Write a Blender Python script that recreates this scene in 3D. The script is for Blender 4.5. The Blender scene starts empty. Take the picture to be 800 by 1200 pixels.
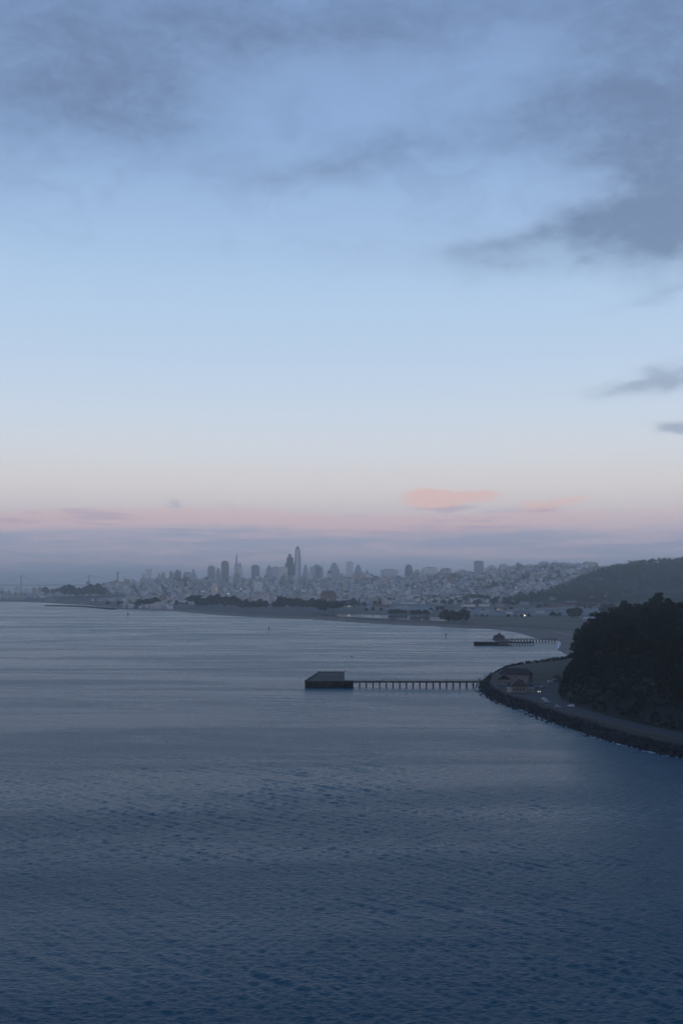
import bpy, math, random
import numpy as np
from mathutils import Vector, Matrix
R = math.radians
random.seed(7); rng = np.random.default_rng(7)
scene = bpy.context.scene
COL = scene.collection

# ------------------------------------------------------------------ camera
F = 1270.0; HZ = 684.0; CAMZ = 75.0
cam_d = bpy.data.cameras.new('camera'); cam = bpy.data.objects.new('camera', cam_d); COL.objects.link(cam)
cam_d.sensor_fit = 'VERTICAL'; cam_d.sensor_height = 36; cam_d.lens = F / 1200 * 36
PITCH = math.atan((HZ - 600) / F)
cam.location = (0, 0, CAMZ); cam.rotation_euler = (math.pi / 2 + PITCH, 0, 0)
cam_d.clip_start = 1; cam_d.clip_end = 80000
scene.camera = cam

def ray(px, py):
    cx, cy = (px - 400) / F, (600 - py) / F
    c, s = math.cos(PITCH), math.sin(PITCH)
    return cx, c - cy * s, s + cy * c
def atz(px, py, z=0.0):
    x, y, w = ray(px, py); t = (z - CAMZ) / w
    return (x * t, y * t, z)
def aty(px, py, Y):
    x, y, w = ray(px, py); t = Y / y
    return (x * t, Y, CAMZ + w * t)
def xat(px, Y):            # world x of a column of the view at distance Y near the horizon
    return (px - 400) / F * Y
def zat(py, Y): return aty(400, py, Y)[2]

# ------------------------------------------------------------------ materials
MATS = {}
def nodes_of(m): m.use_nodes = True; return m.node_tree.nodes, m.node_tree.links
def mat(name, col, rough=0.85, var=0.25, scale=1.0, bump=0.0, metallic=0.0, spec=0.3, col2=None, detail=6, stretch=(1, 1, 1)):
    if name in MATS: return MATS[name]
    m = bpy.data.materials.new(name); n, l = nodes_of(m)
    b = n['Principled BSDF']; b.inputs['Roughness'].default_value = rough
    b.inputs['Metallic'].default_value = metallic; b.inputs['Specular IOR Level'].default_value = spec
    tc = n.new('ShaderNodeTexCoord'); mp = n.new('ShaderNodeMapping'); mp.inputs['Scale'].default_value = stretch
    l.new(tc.outputs['Object'], mp.inputs['Vector'])
    nz = n.new('ShaderNodeTexNoise'); nz.inputs['Scale'].default_value = scale; nz.inputs['Detail'].default_value = detail
    nz.inputs['Roughness'].default_value = 0.65
    l.new(mp.outputs[0], nz.inputs['Vector'])
    cr = n.new('ShaderNodeValToRGB')
    c2 = col2 if col2 else tuple(min(1, c * (1 + var)) for c in col)
    cr.color_ramp.elements[0].position = 0.32; cr.color_ramp.elements[1].position = 0.68
    cr.color_ramp.elements[0].color = (*[c * (1 - var) for c in col], 1); cr.color_ramp.elements[1].color = (*c2, 1)
    l.new(nz.outputs['Fac'], cr.inputs['Fac']); l.new(cr.outputs['Color'], b.inputs['Base Color'])
    if bump:
        bp = n.new('ShaderNodeBump'); bp.inputs['Distance'].default_value = bump; bp.inputs['Strength'].default_value = 0.8
        l.new(nz.outputs['Fac'], bp.inputs['Height']); l.new(bp.outputs['Normal'], b.inputs['Normal'])
    MATS[name] = m; return m
def emit(name, col, s):
    if name in MATS: return MATS[name]
    m = bpy.data.materials.new(name); n, l = nodes_of(m); b = n['Principled BSDF']
    b.inputs['Base Color'].default_value = (*col, 1); b.inputs['Emission Color'].default_value = (*col, 1)
    b.inputs['Emission Strength'].default_value = s
    MATS[name] = m; return m
def glass(name='window_glass', col=(0.02, 0.025, 0.03)):
    return mat(name, col, rough=0.08, var=0.2, scale=0.6, spec=0.6)
def tint_mat(name, rough=0.85, mul=1.0):
    m = bpy.data.materials.new(name); n, l = nodes_of(m); b = n['Principled BSDF']; b.inputs['Roughness'].default_value = rough
    b.inputs['Specular IOR Level'].default_value = 0.25
    a = n.new('ShaderNodeAttribute'); a.attribute_name = 'tint'
    tc = n.new('ShaderNodeTexCoord'); nz = n.new('ShaderNodeTexNoise'); nz.inputs['Scale'].default_value = 0.25; nz.inputs['Detail'].default_value = 5
    l.new(tc.outputs['Object'], nz.inputs['Vector'])
    mr = n.new('ShaderNodeMapRange'); mr.inputs[3].default_value = 0.65 * mul; mr.inputs[4].default_value = 1.3 * mul
    l.new(nz.outputs['Fac'], mr.inputs[0])
    vm = n.new('ShaderNodeVectorMath'); vm.operation = 'SCALE'
    l.new(a.outputs['Color'], vm.inputs[0]); l.new(mr.outputs[0], vm.inputs['Scale']); l.new(vm.outputs[0], b.inputs['Base Color'])
    return m
def facade_mat(name, wall, win, sx=3.2, sz=3.6, rough=0.6, frac=0.5):
    """wall with rows of windows, laid out in the building's own coordinates"""
    if name in MATS: return MATS[name]
    m = bpy.data.materials.new(name); n, l = nodes_of(m); b = n['Principled BSDF']
    tc = n.new('ShaderNodeTexCoord'); sp = n.new('ShaderNodeSeparateXYZ'); l.new(tc.outputs['Object'], sp.inputs[0])
    def mth(op, a, bb=None):
        k = n.new('ShaderNodeMath'); k.operation = op
        for i, v in enumerate((a, bb)):
            if v is None: continue
            if isinstance(v, (int, float)): k.inputs[i].default_value = v
            else: l.new(v, k.inputs[i])
        return k.outputs[0]
    h = mth('ADD', sp.outputs['X'], sp.outputs['Y'])
    fx = mth('FRACT', mth('DIVIDE', h, sx)); fz = mth('FRACT', mth('DIVIDE', sp.outputs['Z'], sz))
    mk = mth('MULTIPLY', mth('GREATER_THAN', fx, 1 - frac * 1.25), mth('GREATER_THAN', fz, 1 - frac))
    nz = n.new('ShaderNodeTexNoise'); nz.inputs['Scale'].default_value = 0.06; l.new(tc.outputs['Object'], nz.inputs['Vector'])
    mr = n.new('ShaderNodeMapRange'); mr.inputs[3].default_value = 0.7; mr.inputs[4].default_value = 1.25; l.new(nz.outputs['Fac'], mr.inputs[0])
    vm = n.new('ShaderNodeVectorMath'); vm.operation = 'SCALE'; vm.inputs[0].default_value = wall; l.new(mr.outputs[0], vm.inputs['Scale'])
    mx = n.new('ShaderNodeMix'); mx.data_type = 'RGBA'
    l.new(mk, mx.inputs[0]); l.new(vm.outputs[0], mx.inputs[6]); mx.inputs[7].default_value = (*win, 1)
    l.new(mx.outputs[2], b.inputs['Base Color'])
    rr = n.new('ShaderNodeMapRange'); rr.inputs[3].default_value = rough; rr.inputs[4].default_value = 0.2; l.new(mk, rr.inputs[0])
    l.new(rr.outputs[0], b.inputs['Roughness'])
    MATS[name] = m; return m

# ------------------------------------------------------------------ mesh helpers
def tag(o, label=None, cat=None, group=None, kind=None):
    if label: o['label'] = label
    if cat: o['category'] = cat
    if group: o['group'] = group
    if kind: o['kind'] = kind
    return o
def empty(name, label, cat, loc=(0, 0, 0), rz=0, group=None):
    o = bpy.data.objects.new(name, None); COL.objects.link(o); o.location = loc; o.rotation_euler = (0, 0, rz)
    o.empty_display_size = 0.5
    return tag(o, label, cat, group)
def np_mesh(name, V, Fq, m, parent=None, tint=None, smooth=False, mats=None, midx=None, loc=None):
    """mesh from numpy arrays of vertices and equal-sized faces"""
    me = bpy.data.meshes.new(name); V = np.asarray(V, dtype=np.float32); Fq = np.asarray(Fq, dtype=np.int32)
    k = Fq.shape[1]
    me.vertices.add(len(V)); me.vertices.foreach_set('co', V.ravel())
    me.loops.add(Fq.size); me.loops.foreach_set('vertex_index', Fq.ravel())
    me.polygons.add(len(Fq)); me.polygons.foreach_set('loop_start', np.arange(0, Fq.size, k, dtype=np.int32))
    for mm in (mats or [m]): me.materials.append(mm)
    if midx is not None: me.polygons.foreach_set('material_index', np.asarray(midx, dtype=np.int32))
    if smooth: me.polygons.foreach_set('use_smooth', np.ones(len(Fq), dtype=bool))
    if tint is not None:
        a = me.attributes.new('tint', 'FLOAT_COLOR', 'FACE'); t = np.ones((len(Fq), 4), dtype=np.float32); t[:, :3] = tint
        a.data.foreach_set('color', t.ravel())
    me.update(calc_edges=True)
    o = bpy.data.objects.new(name, me); COL.objects.link(o)
    if loc is not None: o.location = loc
    if parent is not None: o.parent = parent
    return o
class MB:
    def __init__(s): s.v = []; s.f = []
    def add(s, vs, fs):
        b = len(s.v); s.v += [tuple(p) for p in vs]; s.f += [tuple(i + b for i in f) for f in fs]; return s
    def box(s, x0, x1, y0, y1, z0, z1, tx=0.0, ty=0.0):
        vs = [(x0, y0, z0), (x1, y0, z0), (x1, y1, z0), (x0, y1, z0), (x0 + tx, y0 + ty, z1), (x1 - tx, y0 + ty, z1), (x1 - tx, y1 - ty, z1), (x0 + tx, y1 - ty, z1)]
        return s.add(vs, [(3, 2, 1, 0), (4, 5, 6, 7), (0, 1, 5, 4), (1, 2, 6, 5), (2, 3, 7, 6), (3, 0, 4, 7)])
    def cbox(s, c, sx, sy, sz, tx=0, ty=0):
        return s.box(c[0] - sx / 2, c[0] + sx / 2, c[1] - sy / 2, c[1] + sy / 2, c[2], c[2] + sz, tx, ty)
    def prism(s, pts, z0, z1):
        n = len(pts); vs = [(p[0], p[1], z0) for p in pts] + [(p[0], p[1], z1) for p in pts]
        return s.add(vs, [tuple(reversed(range(n))), tuple(range(n, 2 * n))] + [(i, (i + 1) % n, n + (i + 1) % n, n + i) for i in range(n)])
    def gable(s, x0, x1, y0, y1, z0, zr, ov=0.4, axis='x', hip=0.0, th=0.25):
        """closed roof: ridge along axis"""
        x0 -= ov; x1 += ov; y0 -= ov; y1 += ov
        if axis == 'x':
            ym = (y0 + y1) / 2; r = [(x0 + hip, ym, zr), (x1 - hip, ym, zr)]
            vs = [(x0, y0, z0), (x1, y0, z0), (x1, y1, z0), (x0, y1, z0)] + r
            return s.add(vs, [(3, 2, 1, 0), (0, 1, 5, 4), (2, 3, 4, 5), (1, 2, 5), (3, 0, 4)])
        xm = (x0 + x1) / 2; r = [(xm, y0 + hip, zr), (xm, y1 - hip, zr)]
        vs = [(x0, y0, z0), (x1, y0, z0), (x1, y1, z0), (x0, y1, z0)] + r
        return s.add(vs, [(3, 2, 1, 0), (1, 2, 5, 4), (3, 0, 4, 5), (0, 1, 4), (2, 3, 5)])
    def tube(s, pts, rad, k=6, cap=True):
        pts = [Vector(p) for p in pts]; n = len(pts); rad = rad if hasattr(rad, '__len__') else [rad] * n; vs = []
        for i, p in enumerate(pts):
            d = (pts[min(i + 1, n - 1)] - pts[max(i - 1, 0)]).normalized()
            a = d.orthogonal().normalized() if i == 0 else (pa - d * pa.dot(d)).normalized(); pa = a; b = d.cross(a)
            for j in range(k):
                t = 2 * math.pi * j / k; vs.append(p + (a * math.cos(t) + b * math.sin(t)) * rad[i])
        fs = [(i * k + j, i * k + (j + 1) % k, (i + 1) * k + (j + 1) % k, (i + 1) * k + j) for i in range(n - 1) for j in range(k)]
        if cap: fs += [tuple(reversed(range(k))), tuple(range((n - 1) * k, n * k))]
        return s.add(vs, fs)
    def lathe(s, prof, k=16, c=(0, 0, 0)):
        vs = []
        for r, z in prof:
            for j in range(k):
                t = 2 * math.pi * j / k; vs.append((c[0] + r * math.cos(t), c[1] + r * math.sin(t), c[2] + z))
        n = len(prof)
        fs = [(i * k + j, i * k + (j + 1) % k, (i + 1) * k + (j + 1) % k, (i + 1) * k + j) for i in range(n - 1) for j in range(k)]
        return s.add(vs, fs + [tuple(reversed(range(k))), tuple(range((n - 1) * k, n * k))])
    def build(s, name, m, parent=None, smooth=False, loc=None, bevel=0):
        me = bpy.data.meshes.new(name); me.from_pydata([tuple(map(float, p)) for p in s.v], [], s.f); me.materials.append(m)
        if smooth:
            for p in me.polygons: p.use_smooth = True
        me.update(); o = bpy.data.objects.new(name, me); COL.objects.link(o)
        if parent is not None: o.parent = parent
        if loc is not None: o.location = loc
        if bevel:
            b = o.modifiers.new('bevel', 'BEVEL'); b.width = bevel; b.segments = 2; b.limit_method = 'ANGLE'
        return o
KIDS = {}
def copy_tree(o, loc, rz=0.0, sc=1.0, label=None, group=None, szs=None):
    c = o.copy(); COL.objects.link(c); c.location = loc; c.rotation_euler = (0, 0, rz)
    c.scale = (sc, sc, sc * (szs or 1.0))
    if label: c['label'] = label
    if group: c['group'] = group
    for ch in KIDS.get(o.name, o.children):
        d = ch.copy(); COL.objects.link(d); d.parent = c
        for g in ch.children:
            e = g.copy(); COL.objects.link(e); e.parent = d
    return c

# ------------------------------------------------------------------ the coast
SHORE = [(900, 120), (420, 200), (260, 300), (200, 380), (165, 440), (148.5, 471.5), (139.2, 491), (133, 512), (126.4, 535), (121.3, 570), (116.2, 588),
         (113.2, 612), (109, 652), (101, 690), (98.4, 733), (100.5, 781), (104, 800), (112, 850), (125, 899), (137.5, 943), (157, 987),
         (180.5, 1019), (215, 1070), (231, 1107), (235, 1134), (241, 1198), (245, 1245), (254, 1278), (262, 1315), (275, 1370), (283, 1421), (275, 1454), (266, 1500), (270, 1637), (258, 1760), (242, 1811),
         (209, 1832), (168, 1905), (42, 2071), (-72, 2295), (-247, 2507), (-410, 2843), (-476, 3024), (-670, 3175), (-740, 3420), (-888, 3810), (-1133, 4233),
         (-1357, 4535), (-1683, 4646), (-2600, 4720), (-2950, 6500), (-2000, 6700), (-1900, 7600), (-1000, 8400), (4000, 8800), (7000, 8000), (9000, 3000), (9000, 120)]
HILL = [(176, 480), (163, 517), (149, 556), (140, 593), (135.6, 628), (132.7, 655), (137, 697), (149, 750), (160, 799), (176, 866), (195, 933), (238, 1040), (330, 1120), (600, 1150), (1400, 1100), (1400, 150), (430, 220), (280, 310), (220, 390), (190, 440)]
def sdist(P, poly):
    P = np.asarray(P, float); poly = np.asarray(poly, float); n = len(poly)
    best = np.full(len(P), 1e18); inside = np.zeros(len(P), bool)
    for i in range(n):
        a = poly[i]; b = poly[(i + 1) % n]; e = b - a; w = P - a
        t = np.clip((w @ e) / (e @ e), 0, 1); d = w - t[:, None] * e
        best = np.minimum(best, (d * d).sum(1))
        c = (a[1] > P[:, 1]) != (b[1] > P[:, 1])
        with np.errstate(divide='ignore', invalid='ignore'):
            xi = a[0] + (P[:, 1] - a[1]) * e[0] / (e[1] if e[1] else 1e-9)
        inside ^= c & (P[:, 0] < xi)
    return np.where(inside, 1, -1) * np.sqrt(best)
def vnoise(P, scale, seed=0):
    q = P / scale + seed * 17.3; i = np.floor(q).astype(int); f = q - i; f = f * f * (3 - 2 * f)
    def h(a, b): 
        v = np.sin(a * 127.1 + b * 311.7 + seed * 74.7) * 43758.5453; return v - np.floor(v)
    x, y = i[:, 0], i[:, 1]
    return (h(x, y) * (1 - f[:, 0]) + h(x + 1, y) * f[:, 0]) * (1 - f[:, 1]) + (h(x, y + 1) * (1 - f[:, 0]) + h(x + 1, y + 1) * f[:, 0]) * f[:, 1]
def sstep(a, b, x): t = np.clip((x - a) / (b - a), 0, 1); return t * t * (3 - 2 * t)
HILLS = [  # view column, distance, height, half width across, half width along
    (205, 5800, 88, 330, 500), (140, 6700, 70, 230, 300), (330, 6200, 92, 650, 650), (430, 6000, 88, 500, 600),
    (505, 5300, 110, 360, 520), (585, 5200, 112, 420, 560), (660, 4900, 158, 460, 560), (760, 4700, 118, 420, 600), (250, 6100, 70, 500, 500),
    (805, 4150, 152, 500, 400), (920, 4050, 150, 560, 420), (722, 4350, 105, 260, 300), (95, 4950, 17, 190, 150), (1150, 2400, 90, 420, 500)]
def terrain(P):
    P = np.asarray(P, float); d = sdist(P, SHORE); hd = sdist(P, HILL); y = P[:, 1]; x = P[:, 0]
    near = 1 - sstep(830, 1130, y)
    wall = np.clip(d / 5.0, 0, 1) * 4.5; beach = 2.8 * (1 - np.exp(-np.maximum(d, 0) / 22))
    z = wall * near + beach * (1 - near)
    z = np.where(d < 0, np.maximum(-6, d * 0.35), z)
    hh = np.maximum(hd, 0); rise = 44 * (1 - np.exp(-hh / 42)) * (1 - 0.10 * sstep(700, 1000, y))
    rise *= 1 + 0.22 * (vnoise(P, 38, 2) - 0.5) + 0.12 * (vnoise(P, 13, 3) - 0.5) + .05 * (vnoise(P, 5, 8) - .5)
    z = z + rise * sstep(0, 6, hh) ** 0.5
    far = np.zeros(len(P))
    for px, D, h, rx, ry in HILLS:
        hx = xat(px, D); g = h * np.exp(-((x - hx) / rx) ** 2 - ((y - D) / ry) ** 2)
        far = (far ** 4 + g ** 4) ** 0.25
    far *= 1 + 0.16 * (vnoise(P, 260, 5) - 0.5) + 0.06 * (vnoise(P, 90, 6) - 0.5)
    z = z + far * sstep(0, 150, d) * sstep(1500, 2600, y)
    return z
def tz(x, y): return float(terrain(np.array([[x, y]]))[0])

def hit(px, py, dmax=7000):
    """where the sight line through a pixel first meets the ground beyond the near bluff"""
    x, y, w = ray(px, py); D = np.arange(1500, dmax, 6.0); P_ = np.stack([x / y * D, D], 1); zl = CAMZ + w / y * D
    k = np.nonzero(terrain(P_) >= zl)[0]
    D0 = D[k[0]] if len(k) else dmax
    return x / y * D0, float(D0), tz(x / y * D0, D0)
def spaced(*segs):
    out = []
    for a, b, st in segs: out += list(np.arange(a, b, st))
    return np.array(out + [segs[-1][1]])
xs = spaced((-3200, -1200, 60), (-1200, 90, 22), (90, 215, 1.6), (215, 420, 5), (420, 1600, 24), (1600, 9200, 120))
ys = spaced((100, 430, 12), (430, 980, 2.0), (980, 1300, 5), (1300, 2900, 13), (2900, 6400, 30), (6400, 9000, 90))
X, Y = np.meshgrid(xs, ys); P = np.stack([X.ravel(), Y.ravel()], 1); Z = terrain(P)
nx, ny = len(xs), len(ys)
idx = np.arange(nx * ny).reshape(ny, nx)
Fq = np.stack([idx[:-1, :-1], idx[:-1, 1:], idx[1:, 1:], idx[1:, :-1]], -1).reshape(-1, 4)
cen = P[Fq].mean(1); dC = sdist(cen, SHORE); hC = sdist(cen, HILL); zC = Z[Fq].mean(1)
M_sand = mat('beach_sand', (0.125, 0.10, 0.08), var=0.3, scale=0.03)
M_grass = mat('dry_grass', (0.026, 0.026, 0.018), var=0.4, scale=0.016, col2=(0.085, 0.072, 0.05), stretch=(.28, 1, 1))
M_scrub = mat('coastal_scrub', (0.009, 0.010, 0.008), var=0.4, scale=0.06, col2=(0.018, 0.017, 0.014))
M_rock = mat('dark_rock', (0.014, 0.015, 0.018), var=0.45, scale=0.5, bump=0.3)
M_urban = mat('street_ground', (0.05, 0.05, 0.055), var=0.35, scale=0.02)
M_wood = mat('forest_floor', (0.022, 0.026, 0.018), var=0.4, scale=0.03)
midx = np.full(len(cen), 3)                       # urban
lyon = [(-60, 2750), (60, 3150), (330, 3420), (640, 3900), (1000, 4350), (1400, 4700), (2200, 5100), (9000, 5200), (9000, 100), (0, 100), (-450, 2500), (-250, 2700)]
pres = sdist(cen, lyon) > 0
midx[pres & (zC > 9)] = 4
midx[pres & (zC <= 9)] = 1
midx[(dC < 46) & (cen[:, 1] > 1110)] = 0
midx[(dC < 60) & (cen[:, 1] > 2200) & (cen[:, 1] < 3100)] = 0
midx[(sdist(cen, [(200, 1100), (430, 1100), (400, 1650), (250, 1720)]) > 0)] = 0
def pxpoly(pts): return [atz(px, py, 2.8)[:2] for px, py in pts]
midx[sdist(cen, pxpoly([(530, 713.2), (600, 712.6), (720, 711.6), (722, 720.6), (600, 721.5), (535, 720.5)])) > 0] = 6
midx[sdist(cen, pxpoly([(430, 709.5), (520, 711), (520, 715.5), (430, 714)])) > 0] = 6
midx[sdist(cen, pxpoly([(535, 724.5), (600, 723.2), (722, 722.8), (722, 735), (640, 734.5), (560, 731)])) > 0] = 7
midx[(cen[:, 1] < 1110)] = 8
midx[(cen[:, 1] < 1120) & (dC < 6)] = 2
midx[(cen[:, 1] < 1180) & (hC > 0)] = 4
midx[(cen[:, 1] < 1180) & (hC > 0) & (hC < 75)] = 5
midx[(dC > 0) & (dC < 260) & (cen[:, 1] > 3500) & (cen[:, 0] < -800) & (cen[:, 1] < 4800)] = 1
land = np_mesh('land', np.stack([P[:, 0], P[:, 1], Z], 1), Fq, None, mats=[M_sand, M_grass, M_rock, M_urban, M_wood, M_scrub, mat('worn_pavement', (0.12, 0.125, 0.13), var=0.35, scale=0.02, stretch=(.3, 1, 1)), mat('brown_field', (0.062, 0.050, 0.030), var=0.3, scale=0.02, col2=(0.10, 0.082, 0.052), stretch=(.3, 1, 1)), mat('lawn', (0.020, 0.024, 0.013), var=0.35, scale=0.05, col2=(0.034, 0.036, 0.02))], midx=midx, smooth=True)
tag(land, 'city peninsula, beach and bluff behind the bay', 'land', kind='structure')

# ------------------------------------------------------------------ water
def water_mat(name, calm=False):
    m = bpy.data.materials.new(name); n, l = nodes_of(m); b = n['Principled BSDF']
    b.inputs['Base Color'].default_value = (0.003, 0.058, 0.088, 1); b.inputs['IOR'].default_value = 1.333
    b.inputs['Specular IOR Level'].default_value = 0.5
    geo = n.new('ShaderNodeNewGeometry')
    def noise(sx, sy, rot, det, rgh=0.55, dist=0.0):
        mp = n.new('ShaderNodeMapping'); mp.inputs['Scale'].default_value = (1 / sx, 1 / sy, 1); mp.inputs['Rotation'].default_value = (0, 0, R(rot))
        l.new(geo.outputs['Position'], mp.inputs['Vector'])
        k = n.new('ShaderNodeTexNoise'); k.noise_dimensions = '2D'; k.inputs['Scale'].default_value = 1; k.inputs['Detail'].default_value = det
        k.inputs['Roughness'].default_value = rgh; k.inputs['Distortion'].default_value = dist
        l.new(mp.outputs[0], k.inputs['Vector']); return k
    def mth(op, a, c):
        k = n.new('ShaderNodeMath'); k.operation = op
        for i, v in enumerate((a, c)):
            if isinstance(v, (int, float)): k.inputs[i].default_value = v
            else: l.new(v, k.inputs[i])
        return k.outputs[0]
    if calm:
        b.inputs['Roughness'].default_value = 0.06; return m
    # broad slicks and wind streaks: where the wind ruffles the surface more or less
    s1 = noise(420, 95, 12, 5, 0.62, 0.8); s2 = noise(120, 30, -9, 4, 0.6, 0.6)
    st = mth('ADD', mth('MULTIPLY', s1.outputs['Fac'], 0.7), mth('MULTIPLY', s2.outputs['Fac'], 0.3))
    mr = n.new('ShaderNodeMapRange'); mr.interpolation_type = 'SMOOTHSTEP'
    mr.inputs[1].default_value = 0.38; mr.inputs[2].default_value = 0.62; mr.inputs[3].default_value = 0.62; mr.inputs[4].default_value = 1.15
    l.new(st, mr.inputs[0]); gain = mr.outputs[0]
    # crossing wave trains
    w1 = noise(2.4, 1.0, 40, 3, 0.55, 0.5); w2 = noise(2.0, .9, -42, 3, 0.55, 0.5); w4 = noise(.9, .5, 5, 2, 0.6, 0.3)
    h = mth('ADD', mth('MULTIPLY', w1.outputs['Fac'], 1.0), mth('MULTIPLY', w2.outputs['Fac'], 0.8)); h = mth('ADD', h, mth('MULTIPLY', w4.outputs['Fac'], 0.30))
    bp = n.new('ShaderNodeBump'); bp.inputs['Distance'].default_value = WAVE
    l.new(h, bp.inputs['Height']); l.new(gain, bp.inputs['Strength'])
    # fine ripples as slopes of the surface
    r1 = noise(1.6, 0.7, 9, 2, 0.6); r2 = noise(0.45, 0.4, -20, 1)
    a1 = n.new('ShaderNodeVectorMath'); a1.operation = 'SUBTRACT'; a1.inputs[1].default_value = (.5, .5, .5); l.new(r1.outputs['Color'], a1.inputs[0])
    a2 = n.new('ShaderNodeVectorMath'); a2.operation = 'MULTIPLY'; l.new(a1.outputs[0], a2.inputs[0])
    cx = n.new('ShaderNodeCombineXYZ'); 
    for i, v in enumerate((RIP * 0.7, RIP, 0)): cx.inputs[i].default_value = v
    l.new(cx.outputs[0], a2.inputs[1])
    a2b = n.new('ShaderNodeVectorMath'); a2b.operation = 'SCALE'; l.new(a2.outputs[0], a2b.inputs[0]); l.new(gain, a2b.inputs['Scale'])
    a3 = n.new('ShaderNodeVectorMath'); a3.operation = 'ADD'; l.new(bp.outputs['Normal'], a3.inputs[0]); l.new(a2b.outputs[0], a3.inputs[1])
    a4 = n.new('ShaderNodeVectorMath'); a4.operation = 'NORMALIZE'; l.new(a3.outputs[0], a4.inputs[0])
    l.new(a4.outputs[0], b.inputs['Normal'])
    rm = n.new('ShaderNodeMapRange'); rm.inputs[1].default_value = 0.6; rm.inputs[2].default_value = 1.2; rm.inputs[3].default_value = 0.20; rm.inputs[4].default_value = 0.34
    l.new(gain, rm.inputs[0])
    # the open channel is rougher than the sheltered water inside the point
    sxyz = n.new('ShaderNodeSeparateXYZ'); l.new(geo.outputs['Position'], sxyz.inputs[0])
    ch = n.new('ShaderNodeMapRange'); ch.interpolation_type = 'SMOOTHSTEP'; ch.inputs[1].default_value = 175; ch.inputs[2].default_value = 380; ch.inputs[3].default_value = 0.12; ch.inputs[4].default_value = 0.0
    l.new(sxyz.outputs['Y'], ch.inputs[0]); l.new(mth('ADD', rm.outputs[0], ch.outputs[0]), b.inputs['Roughness'])
    return m
WAVE = 0.6; RIP = 0.9; STEEP = 0.235
def make_water():
    """one round sheet out to the horizon, its waves real where they can be seen; finer mesh near the bridge side"""
    th = np.concatenate([np.arange(-23, 23, 0.056), np.arange(23, 335, 6.0)]) * math.pi / 180
    rad = [110.0]
    while rad[-1] < 3600: rad.append(rad[-1] * 1.0024)
    rad = np.array([2, 40, 80] + rad + list(np.geomspace(3700, 29500, 24)))
    T, Rr = np.meshgrid(th, rad); x = Rr * np.sin(T); y = Rr * np.cos(T); z = np.zeros_like(x)
    xf, yf = x.ravel(), y.ravel(); P2 = np.stack([xf, yf], 1); zf = np.zeros(len(xf)); dr = Rr.ravel() * 0.0026
    g = np.random.default_rng(5); N = 96; lam = np.geomspace(1.2, 18, N); g.shuffle(lam)
    gust = 0.62 + 0.75 * vnoise(P2 * np.array([1, 2.6]), 150, 51); 
    wx = xf + 5.0 * (vnoise(P2, 75, 61) - .5) * 2; wy = yf + 5.0 * (vnoise(P2, 68, 62) - .5) * 2
    patch = .35 + 1.15 * vnoise(P2 * np.array([1, 1.5]), 46, 71); patch2 = .15 + 1.1 * vnoise(P2 * np.array([1, 1.5]), 33, 72); one = np.full(len(xf), .8)
    for k in range(N):
        L = lam[k]; base = (46, -50, 46, 46, 8, -50, 30)[k % 7]
        d = R(base + g.normal() * (7 if base not in (8, 30) else 18)); kx, ky = math.sin(d), math.cos(d); kk = 2 * math.pi / L
        sl = STEEP * math.sqrt(2 / N) * (1.25 * math.exp(-((math.log(L / 2.7)) / .75) ** 2) + .10)
        w = np.clip((L - 2.2 * dr) / (2.2 * dr), 0, 1); ph = g.uniform(0, 6.283)
        sel = w > 0; a = kk * (kx * wx[sel] + ky * wy[sel]) + ph
        amp = (patch if base > 40 else (patch2 if base < 0 else one))[sel]
        zf[sel] += amp * (sl / kk) * w[sel] * (np.sin(a) + .28 * np.cos(2 * a))
    zf *= gust; zf[(Rr.ravel() > 3500)] = 0
    nth = len(th); ix = np.arange(len(rad) * nth).reshape(len(rad), nth); nx_ = np.roll(ix, -1, axis=1)
    Fq = np.stack([ix[:-1], nx_[:-1], nx_[1:], ix[1:]], -1).reshape(-1, 4)[:, ::-1]
    inner = len(rad) * nth
    return np_mesh('bay_water', np.stack([xf, yf, zf], 1), Fq, water_mat('bay_water'), smooth=True)
water = make_water()
tag(water, 'rippled dark blue bay water', 'water', kind='structure')
# tidal lagoon behind the beach
lg = [(362, 718.6), (392, 719.4), (420, 719.9), (452, 720.7), (480, 721.6), (505, 722.8), (524, 724.6), (528, 726.2), (520, 727.9), (500, 727.3), (470, 725.7), (440, 724.2), (415, 723.2), (395, 722.4), (372, 720.8)]
lz = 3.0
b = MB(); pts = [atz(px, py, lz) for px, py in lg]; b.add(pts[::-1], [tuple(range(len(pts)))])
o = b.build('lagoon_water', water_mat('lagoon_water', True)); tag(o, 'narrow bright lagoon behind the beach', 'water', kind='structure')

# ------------------------------------------------------------------ road, car park, lawn details
WALLTOP = [(205, 388), (170, 446), (154, 489), (141, 527), (132, 560), (123.7, 593), (118.6, 626), (116.5, 650), (113, 673), (107.5, 697), (104.6, 733), (106, 778), (109, 797)]
FOOT = [(214, 392), (184, 446), (163, 517), (149, 556), (140, 593), (135.6, 628), (132.7, 655), (137, 697), (149, 750), (158, 790)]
M_asph = mat('asphalt', (0.034, 0.035, 0.039), var=0.25, scale=0.4)
M_line = mat('road_paint', (0.22, 0.22, 0.21), var=0.2, scale=2)
def strip(name, A, B, z, m):
    n = min(len(A), len(B)); mb = MB(); mb.add([(p[0], p[1], z) for p in A] + [(p[0], p[1], z) for p in B[::-1]], [tuple(range(len(A) + len(B)))])
    return mb.build(name, m)
o = strip('shore_road', [(x + .6, y) for x, y in WALLTOP], [(x - .3, y) for x, y in FOOT], 4.53, M_asph)
tag(o, 'asphalt shore road and car park below the bluff', 'road', kind='structure')
mb = MB()
def line_quad(mb, p, q, w, z):
    p, q = Vector((p[0], p[1], 0)), Vector((q[0], q[1], 0)); d = (q - p).normalized(); s = Vector((-d.y, d.x, 0)) * w / 2
    mb.add([(*(p + s).xy, z), (*(p - s).xy, z), (*(q - s).xy, z), (*(q + s).xy, z)], [(0, 1, 2, 3)])
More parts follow.
